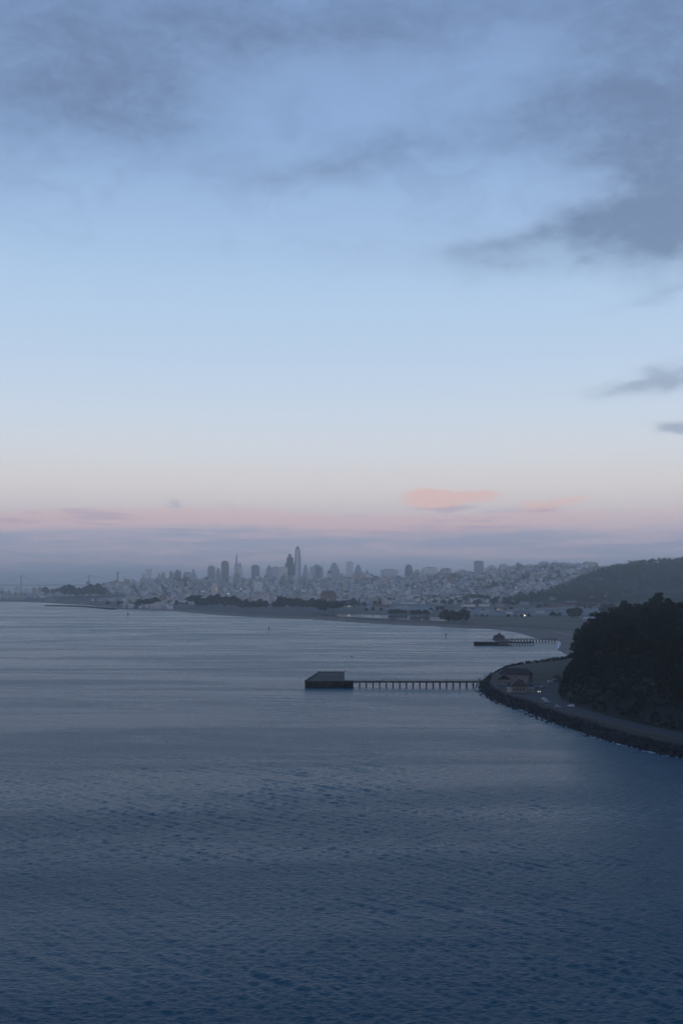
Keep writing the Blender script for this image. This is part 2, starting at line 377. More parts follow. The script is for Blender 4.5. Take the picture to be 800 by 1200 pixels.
mid = [((a[0] + b_[0]) / 2, (a[1] + b_[1]) / 2) for a, b_ in zip(WALLTOP[1:8], FOOT[1:8])]
for a, c in zip(mid[:-1], mid[1:]):
    for k in range(4):
        t0, t1 = k / 4, k / 4 + 0.14
        line_quad(mb, (a[0] + (c[0] - a[0]) * t0, a[1] + (c[1] - a[1]) * t0), (a[0] + (c[0] - a[0]) * t1, a[1] + (c[1] - a[1]) * t1), 0.15, 4.534)
for k in range(12): line_quad(mb, (132 + k * 1.35, 712 + k * 4.5), (127.5 + k * 1.35, 713 + k * 4.5), 0.12, 4.534)
line_quad(mb, (118, 700), (134.5, 700), 0.5, 4.534)
tag(mb.build('road_markings', M_line), 'white painted lane and bay markings', 'road marking', kind='structure')
# parapet
M_conc = mat('weathered_concrete', (0.085, 0.08, 0.078), var=0.3, scale=0.7, bump=0.05)
mb = MB()
for a, c in zip(WALLTOP[:-1], WALLTOP[1:]):
    a = Vector((*a, 0)); c = Vector((*c, 0)); d = (c - a).normalized(); s = Vector((d.y, -d.x, 0)) * .3
    mb.prism([(a + s).xy, (c + s).xy, (c - s).xy, (a - s).xy], 2.2, 5.25)
tag(mb.build('sea_wall', M_conc), 'low concrete sea wall running along the shore road above the rocks', 'wall')

def rock_cloud(name, centers, sizes, m, label, cat, kind='stuff', flat=0.7):
    base = np.array([(1, 0, 0), (.3, .95, 0), (-.8, .6, .0), (-.8, -.6, 0), (.3, -.95, 0), (.55, .2, .8), (-.3, .5, .85), (-.35, -.45, .8), (.3, -.5, .7), (0, 0, -.8)])
    fc = [(0, 1, 5), (1, 6, 5), (1, 2, 6), (2, 7, 6), (2, 3, 7), (3, 8, 7), (3, 4, 8), (4, 0, 8), (0, 5, 8), (5, 6, 7), (5, 7, 8), (0, 9, 1), (1, 9, 2), (2, 9, 3), (3, 9, 4), (4, 9, 0)]
    N = len(centers); a = rng.uniform(0, 6.28, N); B = base[None] * (1 + rng.uniform(-.25, .25, (N, 10, 3)))
    B = B * np.stack([sizes, sizes * rng.uniform(.6, 1, N), sizes * flat], 1)[:, None]
    c, s = np.cos(a)[:, None], np.sin(a)[:, None]
    V = np.stack([B[..., 0] * c - B[..., 1] * s, B[..., 0] * s + B[..., 1] * c, B[..., 2]], -1) + np.asarray(centers)[:, None]
    Fa = (np.array(fc)[None] + (np.arange(N) * 10)[:, None, None]).reshape(-1, 3)
    o = np_mesh(name, V.reshape(-1, 3), Fa, m); return tag(o, label, cat, kind=kind)
def along(poly, step):
    out = []
    for a, c in zip(poly[:-1], poly[1:]):
        a, c = np.array(a, float), np.array(c, float); n = max(1, int(np.linalg.norm(c - a) / step))
        nrm = np.array([(c - a)[1], -(c - a)[0]]) / np.linalg.norm(c - a)
        for k in range(n): out.append((a + (c - a) * k / n, nrm))
    return out
NS = SHORE[3:24]
pts = along(NS, 0.55); C_ = []; S_ = []
for p, nr in pts:
    for _ in range(4):
        off = random.uniform(-2.6, 4.6) if random.random() < .93 else random.uniform(-6, -2)
        q = p + nr * off + rng.uniform(-.5, .5, 2); s = random.choice([.35, .5, .7, .9, 1.25]) * random.uniform(.8, 1.15) * (1 if off > -2.6 else .8)
        C_.append((q[0], q[1], max(-0.1, min(4.0, off * 0.9)) + random.uniform(-.3, .3))); S_.append(s)
rock_cloud('seawall_rocks', C_, np.array(S_), M_rock, 'dark jagged rocks piled along the foot of the sea wall', 'rocks')
# breaking water along the rocks
M_foam = mat('foam', (0.62, 0.66, 0.70), rough=0.6, var=0.3, scale=0.5)
mb = MB()
for p, nr in along(NS, 0.8):
    k = vnoise(np.array([p]), 9, 4)[0]
    if k < 0.3: continue
    for _ in range(random.choice([1, 1, 2, 3])):
        q = p - nr * (random.uniform(1.2, 2.4 + 5.0 * (k - 0.4) * random.random())) + rng.uniform(-.6, .6, 2); r = random.uniform(.15, .65); a0 = random.uniform(0, 6)
        n_ = 7; mb.add([(q[0] + math.cos(a0 + t * 6.283 / n_) * r * random.uniform(.5, 1.3) * 1.3, q[1] + math.sin(a0 + t * 6.283 / n_) * r * random.uniform(.5, 1.3), 0.06 + random.uniform(0, .05)) for t in range(n_)], [tuple(range(n_))])
tag(mb.build('surf_foam', M_foam), 'pale broken surf washing along the rocks', 'surf', kind='stuff')
mb = MB()   # thin surf line on the beach
BS = SHORE[25:42]
for (a, c) in zip(BS[:-1], BS[1:]):
    pass
for p, nr in along(BS, 5.0):
    k = vnoise(np.array([p]), 60, 9)[0]
    if k < .35: continue
    w = 0.6 + 3.0 * (k - .35); q = p - nr * random.uniform(0, 1.5)
    t_ = np.array([-nr[1], nr[0]]); L = random.uniform(2.5, 5)
    mb.add([(*(q - t_ * L), .05), (*(q - nr * w), .05), (*(q + t_ * L), .05), (*(q + nr * w * .6), .05)], [(0, 1, 2, 3)])
tag(mb.build('beach_surf', M_foam), 'thin pale surf line along the beach', 'surf', kind='stuff')

# ------------------------------------------------------------------ trees
M_bark = mat('bark', (0.035, 0.03, 0.026), var=0.4, scale=2, bump=.1)
M_pale_bark = mat('pale_bark', (0.10, 0.092, 0.08), var=0.4, scale=2, bump=.05)
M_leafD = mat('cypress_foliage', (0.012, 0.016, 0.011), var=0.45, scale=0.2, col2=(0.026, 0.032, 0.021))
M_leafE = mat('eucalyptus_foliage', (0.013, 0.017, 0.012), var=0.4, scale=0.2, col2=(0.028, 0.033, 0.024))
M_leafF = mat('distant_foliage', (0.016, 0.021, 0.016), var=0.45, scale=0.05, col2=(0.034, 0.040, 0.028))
def leaf_quads(C, Rr, n, size, flat=(1, 1, 1), shell=0.45):
    """n small leaf-spray faces spread through each ellipsoid clump; clumps are arrays"""
    C = np.asarray(C, float); Rr = np.asarray(Rr, float); N = len(C)
    d = rng.normal(size=(N, n, 3)); d /= np.linalg.norm(d, axis=2, keepdims=True)
    rad = (shell + (1 - shell) * rng.random((N, n, 1)) ** 0.6)
    p = C[:, None] + d * rad * Rr[:, None, None] * np.array(flat)
    a = rng.normal(size=(N, n, 3)); a /= np.linalg.norm(a, axis=2, keepdims=True)
    b_ = np.cross(a, rng.normal(size=(N, n, 3))); b_ /= np.linalg.norm(b_, axis=2, keepdims=True)
    s = size * rng.uniform(.5, 1.2, (N, n, 1))
    V = np.stack([p - a * s - b_ * s * .3, p - b_ * s * .75, p + a * s + b_ * s * .2, p + b_ * s * .8], 2).reshape(-1, 3)
    return V, np.arange(len(V)).reshape(-1, 4)
def make_tree(name, kind, seed, H=22, W=14, leaves=45, lsize=.55, clumps=26, bark=None, leafm=None):
    rnd = random.Random(seed); t = empty(name, 'tree', 'tree')
    tr = MB(); lean = rnd.uniform(-1.2, 1.2); top = H * (.8 if kind != 'umbrella' else .72)
    ctr = [(lean * (i / 5) ** 2 + rnd.uniform(-.25, .25), rnd.uniform(-.3, .3), -1.5 + (top + 1.5) * i / 5) for i in range(6)]
    tr.tube(ctr, [H * .028, H * .024, H * .019, H * .015, H * .01, H * .005], 7)
    cl, cr = [], []
    for i in range(clumps):
        u = i / (clumps - 1)
        if kind == 'umbrella':    # flat-topped cypress
            z = H * rnd.uniform(.55, .93); w = W / 2 * math.sin(math.pi * min(1, max(.12, 1.25 - (z / H)))) * 1.1; r = rnd.uniform(1.3, 2.4)
        elif kind == 'tall':      # eucalyptus
            z = H * (.38 + .57 * u); w = W / 2 * (math.sin(math.pi * (.15 + .75 * u))) * .85; r = rnd.uniform(1.2, 2.3)
        elif kind == 'cone':
            z = H * (.18 + .78 * u); w = W / 2 * (1.02 - u) ** .8; r = .6 + 1.7 * (1 - u)
        else:                     # round
            z = H * (.3 + .62 * u); w = W / 2 * math.sqrt(max(.05, 1 - (2 * u - .9) ** 2)); r = rnd.uniform(1.4, 2.5)
        r *= W / 14 if kind != 'tall' else W / 10
        a = rnd.uniform(0, 6.283); q = w * rnd.random() ** .45
        c = (lean * (z / H) ** 2 + math.cos(a) * q, math.sin(a) * q, z); cl.append(c); cr.append(r)
        if i % 3 == 0 and kind != 'cone':
            z0 = z * rnd.uniform(.62, .8); tr.tube([(lean * (z0 / H) ** 2, 0, z0), (c[0] * .55, c[1] * .55, z0 + (z - z0) * .6), c], [H * .008, H * .005, H * .002], 5)
    tr.build('trunk', bark or M_bark, t)
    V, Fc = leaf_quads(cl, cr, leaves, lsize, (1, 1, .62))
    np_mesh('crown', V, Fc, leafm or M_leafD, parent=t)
    return t
near_kinds = [make_tree('cypress_tree', 'umbrella', 1, 21, 17, 95, .5, 34), make_tree('cypress_tree', 'umbrella', 2, 24, 19, 95, .5, 38),
              make_tree('eucalyptus_tree', 'tall', 3, 26, 12, 85, .5, 34, M_pale_bark, M_leafE), make_tree('eucalyptus_tree', 'tall', 4, 24, 13, 85, .5, 36, M_pale_bark, M_leafE),
              make_tree('pine_tree', 'round', 5, 18, 13, 95, .5, 34), make_tree('cypress_tree', 'cone', 6, 19, 9, 95, .45, 30)]
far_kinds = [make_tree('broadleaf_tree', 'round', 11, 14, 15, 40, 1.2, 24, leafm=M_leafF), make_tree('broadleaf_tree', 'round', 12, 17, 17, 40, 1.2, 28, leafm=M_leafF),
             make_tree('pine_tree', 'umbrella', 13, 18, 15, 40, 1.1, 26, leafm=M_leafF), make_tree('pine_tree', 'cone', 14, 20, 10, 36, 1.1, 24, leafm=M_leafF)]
for k in near_kinds + far_kinds: KIDS[k.name] = list(k.children)
used = set()
def place_tree(src, x, y, sc, label, group, z=None, szs=1.0):
    z = tz(x, y) - .3 if z is None else z
    rz = random.uniform(0, 6.28)
    if src.name not in used:
        used.add(src.name); o = src; o.location = (x, y, z); o.rotation_euler = (0, 0, rz); o.scale = (sc, sc, sc * szs); o['label'] = label
        if group: o['group'] = group
    else: o = copy_tree(src, (x, y, z), rz, sc, label, group, szs)
    o['category'] = 'tree'; return o

# bluff trees
cand = np.column_stack([rng.uniform(120, 330, 9000), rng.uniform(455, 1090, 9000)])
hd = sdist(cand, HILL); acc = []
KL = {'umbrella': 'flat-topped dark cypress', 'tall': 'tall dark eucalyptus with a pale trunk', 'round': 'dark rounded pine'}
def tree_line(y): return 40 - 29 * sstep(640, 800, np.array([y]))[0]
for (x, y), h in zip(cand, hd):
    tl = tree_line(y)
    if h < tl or h > tl + 62: continue
    if (x / y) > .345: continue
    if any((x - a) ** 2 + (y - c) ** 2 < (8.0 if h - tl < 26 else 11.5) ** 2 for a, c in acc): continue
    acc.append((x, y))
acc.sort(key=lambda p: p[1])
acc = acc[:150]
for i, (x, y) in enumerate(acc):
    h = float(sdist(np.array([[x, y]]), HILL)[0]); edge = h - tree_line(y) < 12
    k = random.choice([0, 1, 2, 3, 4, 0, 1]) if not edge else random.choice([0, 4, 1, 5, 0])
    sc = random.uniform(.60, 1.06) * (.88 if edge else 1)
    if y < 640: sc *= .92
    if y > 760: sc *= 1.12
    if random.random() < .12: sc *= 1.12
    sc *= .95
    kk = near_kinds[k]
    nm = {0: 'flat-topped dark cypress', 1: 'flat-topped dark cypress', 2: 'tall dark eucalyptus with pale trunk', 3: 'tall dark eucalyptus with pale trunk', 4: 'dark rounded pine', 5: 'narrow pointed dark cypress'}[k]
    zone = 'above the car park' if y > 800 else ('mid bluff' if y > 640 else 'by the right edge')
    row = 'on the front edge of the bluff wood ' if edge else 'deep in the bluff wood '
    place_tree(kk, x, y, sc, nm + ' ' + row + zone, nm + ' ' + row + zone)
cnt = 0; acc2 = []
for (x, y), h in zip(cand, hd):      # small wind-bent trees down the face of the bluff
    if cnt >= 46 or h < 7 or h > tree_line(y) - 3 or x / y > .34 or y > 860: continue
    if any((x - a) ** 2 + (y - c) ** 2 < 36 for a, c in acc2): continue
    acc2.append((x, y)); cnt += 1
    low = 'low on the bluff face just above the road' if h < 18 else 'halfway up the bluff face below the wood'
    place_tree(near_kinds[random.choice([0, 4, 4, 1])], x, y, random.uniform(.22, .42), 'small dark bushy tree ' + low, 'small dark bushy tree ' + low)
# scrub on the bluff face
cand = np.column_stack([rng.uniform(125, 300, 14000), rng.uniform(440, 1060, 14000)])
hd = sdist(cand, HILL); nv = vnoise(cand, 16, 12)
ok = (hd > 1.5) & (hd < 70) & (cand[:, 0] / cand[:, 1] < .35) & (nv > .25)
cs = cand[ok][:5200]; zz = terrain(cs); rr_ = rng.uniform(.8, 2.2, len(cs)) * (0.6 + nv[ok][:len(cs)])
V, Fc = leaf_quads(np.column_stack([cs, zz + rr_ * .3]), rr_, 30, .5, (1, 1, .7), .3)
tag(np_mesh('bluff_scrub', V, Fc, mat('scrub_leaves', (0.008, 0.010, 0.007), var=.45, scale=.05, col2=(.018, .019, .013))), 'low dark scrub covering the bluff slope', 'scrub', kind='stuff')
# pale rock outcrops low on the bluff near the road
cr_ = []
for (px, py, n_) in ((758, 838, 26), (785, 846, 22), (745, 842, 12), (655, 812, 8), (672, 812, 7), (770, 828, 14)):
    p0 = atz(px, py, 10)
    for _ in range(n_):
        x = p0[0] + random.uniform(-1, 1) * 5 + 2; y = p0[1] + random.uniform(-9, 9)
        h = float(sdist(np.array([[x, y]]), HILL)[0])
        if h > 1: cr_.append((x, y, tz(x, y) + .2))
rock_cloud('rock_outcrop', cr_, rng.uniform(.8, 2.0, len(cr_)), mat('pale_rock', (0.045, 0.041, 0.040), var=.4, scale=.5, bump=.2), 'bare brownish rock showing through the scrub above the road', 'rock')

# ------------------------------------------------------------------ wharf
M_dk = mat('dark_timber', (0.026, 0.025, 0.027), var=.4, scale=1.5, bump=.03)
M_deck = mat('wharf_deck', (0.026, 0.028, 0.031), var=.4, scale=.12, col2=(.046, .048, .046))
w = empty('wharf', 'dark long wharf with broad platform and piled causeway reaching the point', 'wharf', (0, 0, 0))
DW = 790
FL, FR = xat(357, DW), xat(403.5, DW)
BL, BR = atz(373.5, 787.4, 4.6), atz(403.3, 787.4, 4.6)
ZD = 4.4
mb = MB(); mb.prism([(FL, DW), (FR, DW), (BR[0], BR[1]), (BL[0], BL[1])], ZD - .9, ZD); mb.build('platform_deck', M_deck, w)
mb = MB(); mb.prism([(FL + .3, DW + .3), (xat(389, DW), DW + .3), (xat(389, DW), DW + 1.4), (FL + .3, DW + 1.4)], -1.5, ZD - .9)
mb.prism([(FL + .3, DW + 1.5), (FL + 1.4, DW + 1.5), (BL[0] + 1.4, BL[1] - .5), (BL[0] + .3, BL[1] - .5)], -1.5, ZD - .9); mb.build('timber_skirt', M_dk, w)
mb = MB(); x1 = xat(414, DW); mb.box(FR + .003, x1, DW, DW + 11, ZD - .9, ZD + .02); mb.build('side_deck', M_deck, w)
mb = MB(); mb.box(xat(389, DW) + .01, x1 - .1, DW + 9.5, DW + 10, -1, ZD - .95); mb.build('rear_bulkhead', M_dk, w)
def pile(parent, x, y, ztop, r=.24):
    q = MB(); q.tube([(x, y, -3), (x, y, ztop)], r, 8); return q.build('pile', M_dk, parent)
for k in range(8):
    for yy in (DW + .8, DW + 6):
        pile(w, xat(390 + k * 3.35, DW), yy, ZD - .9, .34 if k % 2 else .28)
for k in range(12):
    x = FL + .8 + k * 1.72; q = MB(); q.tube([(x, DW - .22, -2), (x, DW - .2, ZD - .1 + (k % 3) * .12)], .2, 7); q.build('fender_pile', M_dk if k % 3 else mat('worn_timber', (.06, .058, .055), scale=2), w)
# kerb timber, bollards round the platform
def seg_box(mb, a, c, wd, z0, z1):
    a, c = Vector((a[0], a[1], 0)), Vector((c[0], c[1], 0)); d = (c - a).normalized(); s = Vector((d.y, -d.x, 0)) * wd / 2
    mb.prism([(a + s).xy, (c + s).xy, (c - s).xy, (a - s).xy], z0, z1)
cor = [(FL + .2, DW + .2), (BL[0] + .2, BL[1] - .2), (BR[0] - .2, BR[1] - .2), (FR - .2, DW + 11.3)]
mb = MB()
for a, c in zip(cor[:-1], cor[1:]): seg_box(mb, a, c, .35, ZD + .002, ZD + .45)
seg_box(mb, (FL + .2, DW + .2), (x1, DW + .2), .35, ZD + .023, ZD + .45)
mb.build('kerb_timber', M_dk, w)
for a, c, n_ in ((cor[0], cor[1], 6), (cor[1], cor[2], 5)):
    for k in range(n_ + 1):
        t = k / n_; x, y = a[0] + (c[0] - a[0]) * t + .6, a[1] + (c[1] - a[1]) * t - .3
        q = MB(); q.lathe([(.42, 0), (.32, .35), (.3, .7), (.5, .95), (.45, 1.15)], 10, (x, y, ZD)); q.build('bollard', M_dk, w)
# causeway
CX0, CX1 = x1 + .003, 105.5
mb = MB(); mb.box(CX0, CX1, DW + 1, DW + 5, ZD - .45, ZD); mb.build('causeway_deck', M_dk, w)
mb = MB(); mb.box(CX0, CX1, DW + 1.3, DW + 1.7, ZD - .95, ZD - .453); mb.box(CX0, CX1, DW + 4.3, DW + 4.7, ZD - .95, ZD - .453); mb.build('causeway_beam', M_dk, w)
npile = 19
for k in range(npile):
    x = xat(421 + k * 7.76, DW + 3); 
    if x > 103: break
    q = MB()
    for yy in (DW + 1.6, DW + 4.4): q.tube([(x, yy, -3), (x, yy, ZD - .95)], .42, 8)
    q.box(x - .35, x + .35, DW + 1.05, DW + 4.95, ZD - 1.35, ZD - .955); q.build('pile_bent', M_dk, w)
for yy in (DW + 1.1, DW + 4.9):
    mb = MB()
    for z in (ZD + .55, ZD + 1.08): mb.box(CX0, CX1, yy - .04, yy + .04, z - .04, z + .04)
    for k in range(40): x = CX0 + (CX1 - CX0) * k / 39; mb.box(x - .06, x + .06, yy - .06, yy + .06, ZD, ZD + 1.12)
    mb.build('railing', M_dk, w)

# people on the causeway: one continuous body each
def make_person(seedv, cloth):
    me = bpy.data.meshes.new('body')
    V = [(0, 0, .95), (0, 0, 1.2), (0, 0, 1.42), (0, 0, 1.52), (0, .02, 1.62), (0, .02, 1.74),
         (-.1, 0, .88), (-.12, .03, .5), (-.13, -.02, .08), (-.13, .14, .04), (.1, 0, .88), (.12, .06, .5), (.14, .0, .08), (.14, .16, .04),
         (-.2, 0, 1.38), (-.27, .02, 1.1), (-.25, .12, .86), (.2, 0, 1.38), (.27, .02, 1.1), (.25, .14, .88)]
    E_ = [(0, 1), (1, 2), (2, 3), (3, 4), (4, 5), (0, 6), (6, 7), (7, 8), (8, 9), (0, 10), (10, 11), (11, 12), (12, 13), (2, 14), (14, 15), (15, 16), (2, 17), (17, 18), (18, 19)]
    rad = [.15, .15, .17, .065, .1, .08, .1, .07, .05, .04, .1, .07, .05, .04, .07, .05, .035, .07, .05, .035]
    me.from_pydata(V, E_, []); o = bpy.data.objects.new('tmp_body', me); COL.objects.link(o)
    o.modifiers.new('s', 'SKIN')
    for i, sv in enumerate(me.skin_vertices[0].data): sv.radius = (rad[i], rad[i] * .85); sv.use_root = (i == 0)
    ss = o.modifiers.new('u', 'SUBSURF'); ss.levels = 1
    bpy.context.view_layer.update()
    ev = bpy.data.meshes.new_from_object(o.evaluated_get(bpy.context.evaluated_depsgraph_get()))
    bpy.data.objects.remove(o); ev.materials.clear(); ev.materials.append(cloth)
    for p in ev.polygons: p.use_smooth = True
    return ev
M_c1 = mat('dark_jacket', (0.03, 0.032, 0.045), scale=6); M_c2 = mat('grey_coat', (0.07, 0.065, 0.07), scale=6)
bodies = [make_person(0, M_c1), make_person(1, M_c2)]
for i, (px, dy, lab) in enumerate(((426, 2.2, 'person in dark clothes standing alone near the platform end of the causeway'), (447.2, 2.0, 'person in dark jacket, left of the pair standing on the causeway'),
                                   (448.8, 3.0, 'person in grey coat, right of the pair standing on the causeway'), (523, 2.5, 'person in dark clothes walking on the shore half of the causeway'),
                                   (559, 2.6, 'person in grey coat near the shore end of the causeway'))):
    o = bpy.data.objects.new('person', bodies[1 if 'grey' in lab else 0]); COL.objects.link(o); o.location = (xat(px, DW + dy), DW + dy, ZD); o.rotation_euler = (0, 0, i * 1.7)
    o.scale = (1, 1, 1.0); tag(o, lab, 'person')

# second pier
w2 = empty('pier', 'low piled pier with a small gabled pavilion and boardwalk to the beach', 'pier')
D2 = 1328; z2 = 4.3; xa, xb = xat(554, D2), xat(624, D2)
mb = MB(); mb.box(xa, xb, D2, D2 + 6, z2 - 1.5, z2); mb.build('outer_deck', M_dk, w2)
for k in range(22):
    pile(w2, xa + .6 + (xb - xa - 1.2) * k / 21, D2 + .6, z2 - 1.5, .62)
mb = MB(); mb.box(xa + .5, xa + (xb - xa) * .42, D2 + 4, D2 + 4.5, -1, z2 - 1.51); mb.build('wave_screen', M_dk, w2)
D3 = 1392; xc, xd = xat(590, D3), xat(651, D3)
mb = MB(); mb.box(xc, xd, D3, D3 + 4, 3.6, 4.2); mb.build('boardwalk', M_dk, w2)
for k in range(17):
    x = xc + (xd - xc) * (k + .3) / 17; q = MB()
    for yy in (D3 + .5, D3 + 3.5): q.tube([(x, yy, -3), (x, yy, 3.6)], .5, 7)
    q.build('pile_bent', M_dk, w2)
mb = MB()
for yy in (D3 + .05, D3 + 3.95):
    for z in (4.75, 5.3): mb.box(xc, xd, yy - .05, yy + .05, z - .05, z + .05)
    for k in range(24): x = xc + (xd - xc) * k / 23; mb.box(x - .07, x + .07, yy - .07, yy + .07, 4.2, 5.32)
mb.build('railing', M_dk, w2)
mb = MB(); mb.box(xat(577, D3 - 10), xc + 2, D2 + 6.01, D3 + 8, 3.3, 4.1); mb.build('pavilion_deck', M_dk, w2)
for k in range(6):
    pile(w2, xat(578, D3 - 10) + k * 2.6, D3 - 20, 3.3, .35)
hx0, hx1 = xat(577.5, D3 - 6), xat(590, D3 - 6)
M_pav = mat('pavilion_wall', (0.10, 0.095, 0.09), var=.2, scale=1); M_roofd = mat('dark_roof', (0.045, 0.035, 0.036), var=.3, scale=1.5, bump=.03)
h2 = empty('pier_pavilion', 'small dark pavilion with a cupola standing on the far pier', 'pavilion', ((hx0 + hx1) / 2, D3 - 2, 4.1))
W_ = (hx1 - hx0) / 2
mb = MB(); mb.box(-W_, W_, -4, 4, 0, 3.2); mb.build('wall', M_pav, h2)
mb = MB(); mb.gable(-W_, W_, -4, 4, 3.2, 5.9, .5, 'x', 3.0); rf = mb.build('roof', M_roofd, h2)
mb = MB(); mb.box(-1.6, 2.2, -1.6, 1.6, 4.9, 6.6); mb.gable(-1.6, 2.2, -1.6, 1.6, 6.6, 8.2, .3, 'x', 1.2); mb.build('cupola', M_roofd, rf)
for k in range(4):
    mb = MB(); x = -W_ + 2 + k * (2 * W_ - 4) / 3; mb.box(x - .7, x + .7, -4.06, -4.003, 1, 2.4); mb.build('window', glass(), h2)
mb = MB(); mb.tube([(0, 0, 0), (0, 0, 7)], [.3, .2], 6); mb.box(-.5, .5, -.15, .15, 6.4, 7)
tag(mb.build('mast', M_dk, loc=(xat(598.5, D2 + 3), D2 + 3, z2)), 'thin dark mast standing on the far pier beside its pavilion', 'mast')

# ------------------------------------------------------------------ buildings on the point
M_wall = mat('cream_wall', (0.165, 0.163, 0.163), var=.15, scale=1.2); M_trim = mat('pale_trim', (0.36, 0.34, 0.31), var=.1, scale=3)
M_roofr = mat('red_roof', (0.06, 0.044, 0.045), var=.35, scale=1.6, bump=.03); M_roofk = mat('slate_roof', (0.032, 0.026, 0.031), var=.35, scale=1.2, bump=.03)
M_door = mat('dark_door', (0.03, 0.03, 0.03), var=.2, scale=2)
def window(parent, x, y, z, wd, ht, axis='y', sgn=-1):
    """a pane with a frame round it, on a wall whose outside faces sgn*axis"""
    mb = MB(); e = .05 * sgn; t = .12
    def b_(u0, u1, v0, v1, d0, d1):
        d0, d1 = sorted((d0, d1))
        if axis == 'y': mb.box(x + u0, x + u1, y + d0, y + d1, z + v0, z + v1)
        else: mb.box(x + d0, x + d1, y + u0, y + u1, z + v0, z + v1)
    b_(-wd / 2, wd / 2, 0, ht, .003 * sgn, .03 * sgn); f = mb.build('window', glass(), parent)
    mb = MB()
    b_(-wd / 2 - t, -wd / 2, -t, ht + t, .003 * sgn, .09 * sgn); b_(wd / 2, wd / 2 + t, -t, ht + t, .003 * sgn, .09 * sgn)
    b_(-wd / 2, wd / 2, ht, ht + t, .003 * sgn, .09 * sgn); b_(-wd / 2, wd / 2, -t, 0, .003 * sgn, .09 * sgn); b_(-.04, .04, 0, ht, .033 * sgn, .07 * sgn)
    mb.build('frame', M_trim, f)
def house(name, label, loc, rz, L, Wd, hw, hr, axis, roofm, wins, door=None, hip=0.0, ov=.5, chim=None, cat='building'):
    h = empty(name, label, cat, loc, rz)
    mb = MB(); mb.box(-L / 2, L / 2, -Wd / 2, Wd / 2, -.6, hw)
    if not hip:
        if axis == 'y':
            mb.add([(-L / 2, -Wd / 2, hw), (L / 2, -Wd / 2, hw), (0, -Wd / 2, hr - .15)], [(0, 1, 2)]); mb.add([(-L / 2, Wd / 2, hw), (L / 2, Wd / 2, hw), (0, Wd / 2, hr - .15)], [(2, 1, 0)])
    mb.build('wall', M_wall, h)
    # roof as two slabs
    mb = MB(); th = .22
    if axis == 'x':
        a, c, hx = Wd / 2 + ov, L / 2 + ov, hip
        top = [(-c, -a, hw - .12), (c, -a, hw - .12), (c, a, hw - .12), (-c, a, hw - .12), (-c + hx, 0, hr), (c - hx, 0, hr)]
    else:
        a, c, hx = L / 2 + ov, Wd / 2 + ov, hip
        top = [(a, -c, hw - .12), (a, c, hw - .12), (-a, c, hw - .12), (-a, -c, hw - .12), (0, -c + hx, hr), (0, c - hx, hr)]
    bot = [(x, y, z - th) for x, y, z in top]
    mb.add(top + bot, [(0, 1, 5, 4), (2, 3, 4, 5), (1, 2, 5), (3, 0, 4), (7, 6, 10, 11), (9, 8, 11, 10), (0, 6, 7, 1), (1, 7, 8, 2), (2, 8, 9, 3), (3, 9, 6, 0), (8, 7, 11), (6, 9, 10)])
    rf = mb.build('roof', roofm, h)
    if chim: mb = MB(); mb.cbox((chim[0], chim[1], hw + .2), 1.1, 1.1, hr - hw + 1.1); mb.build('chimney', M_roofr, rf)
    for wn in wins: window(h, *wn)
    if door:
        x, y, wd, ht, sg = door; mb = MB(); y0, y1 = sorted((y + .003 * sg, y + .06 * sg)); mb.box(x - wd / 2, x + wd / 2, y0, y1, -.1, ht); mb.build('door', M_door, h)
    return h
GZ = 4.5
# long warehouse
wx, wy = 125.0, 784
house('warehouse', 'long two-storey pale building under a dark roof behind the two cottages', (wx, wy, GZ), R(-24), 21.5, 10.5, 5.9, 10.0, 'x', M_roofk,
      [(-8, -5.25, 3.6, 1.1, 1.5), (-3.2, -5.25, 3.6, .9, 1.3), (1.8, -5.25, 3.3, 1.1, 1.8), (6.4, -5.25, 3.3, .9, 1.5), (9.2, -5.25, 3.3, .9, 1.5), (-8, -5.25, .9, 1.1, 1.5), (6.4, -5.25, .9, 1.1, 1.5), (10.75, 0, 3.2, 1.2, 1.5, 'x', 1), (10.75, 0, .8, 1.2, 1.6, 'x', 1)],
      door=(1.9, -5.25, 2.2, 2.5, -1), hip=3.0, chim=None)
house('cottage', 'small pale gabled cottage with two dark windows nearest the causeway', (113.4, 764, GZ), R(-8), 7.8, 8.5, 4.3, 7.4, 'y', M_roofk,
      [(-2.3, -4.25, 1.3, 1.1, 1.8), (.6, -4.25, 1.3, 1.1, 1.8)], door=(2.9, -4.25, 1.0, 2.2, -1))
hh = house('shore_cafe', 'red-roofed building with a row of four dark windows closest to the sea wall', (115.6, 713, GZ), R(-6), 9.6, 9.5, 4.4, 9.2, 'y', M_roofr,
      [(-2.9, -4.75, 1.0, 1.2, 2.1), (-1.0, -4.75, 1.0, 1.2, 2.1), (.95, -4.75, 1.0, 1.2, 2.1), (2.9, -4.75, 1.0, 1.2, 2.1), (-4.8, -1.0, 1.2, 1.2, 1.8, 'x', -1), (4.8, -1.5, 1.2, 1.2, 1.8, 'x', 1)], hip=2.4, ov=.7)
mb = MB(); mb.box(5.0, 9.8, -3.6, 3.2, -.4, 2.5); mb.box(4.81, 10.2, -4, 3.6, 2.51, 2.75); mb.build('side_annex', M_wall, hh)
mb = MB(); mb.box(-7.6, -5.0, -3, 1.6, -.4, 2.6); mb.box(-8, -4.81, -3.4, 2, 2.61, 2.85); mb.build('entrance_porch', M_trim, hh)
sx_, sy_, _ = atz(651.5, 797.5, GZ)
house('garden_shed', 'small pale shed at the inner end of the car park by the bluff', (sx_ + .5, sy_, GZ), R(20), 4.5, 3.6, 2.6, 3.7, 'x', M_roofk, [(-.9, -1.8, 1.1, .8, .9)], door=(1.1, -1.8, 1, 2, -1), cat='shed', ov=.25)

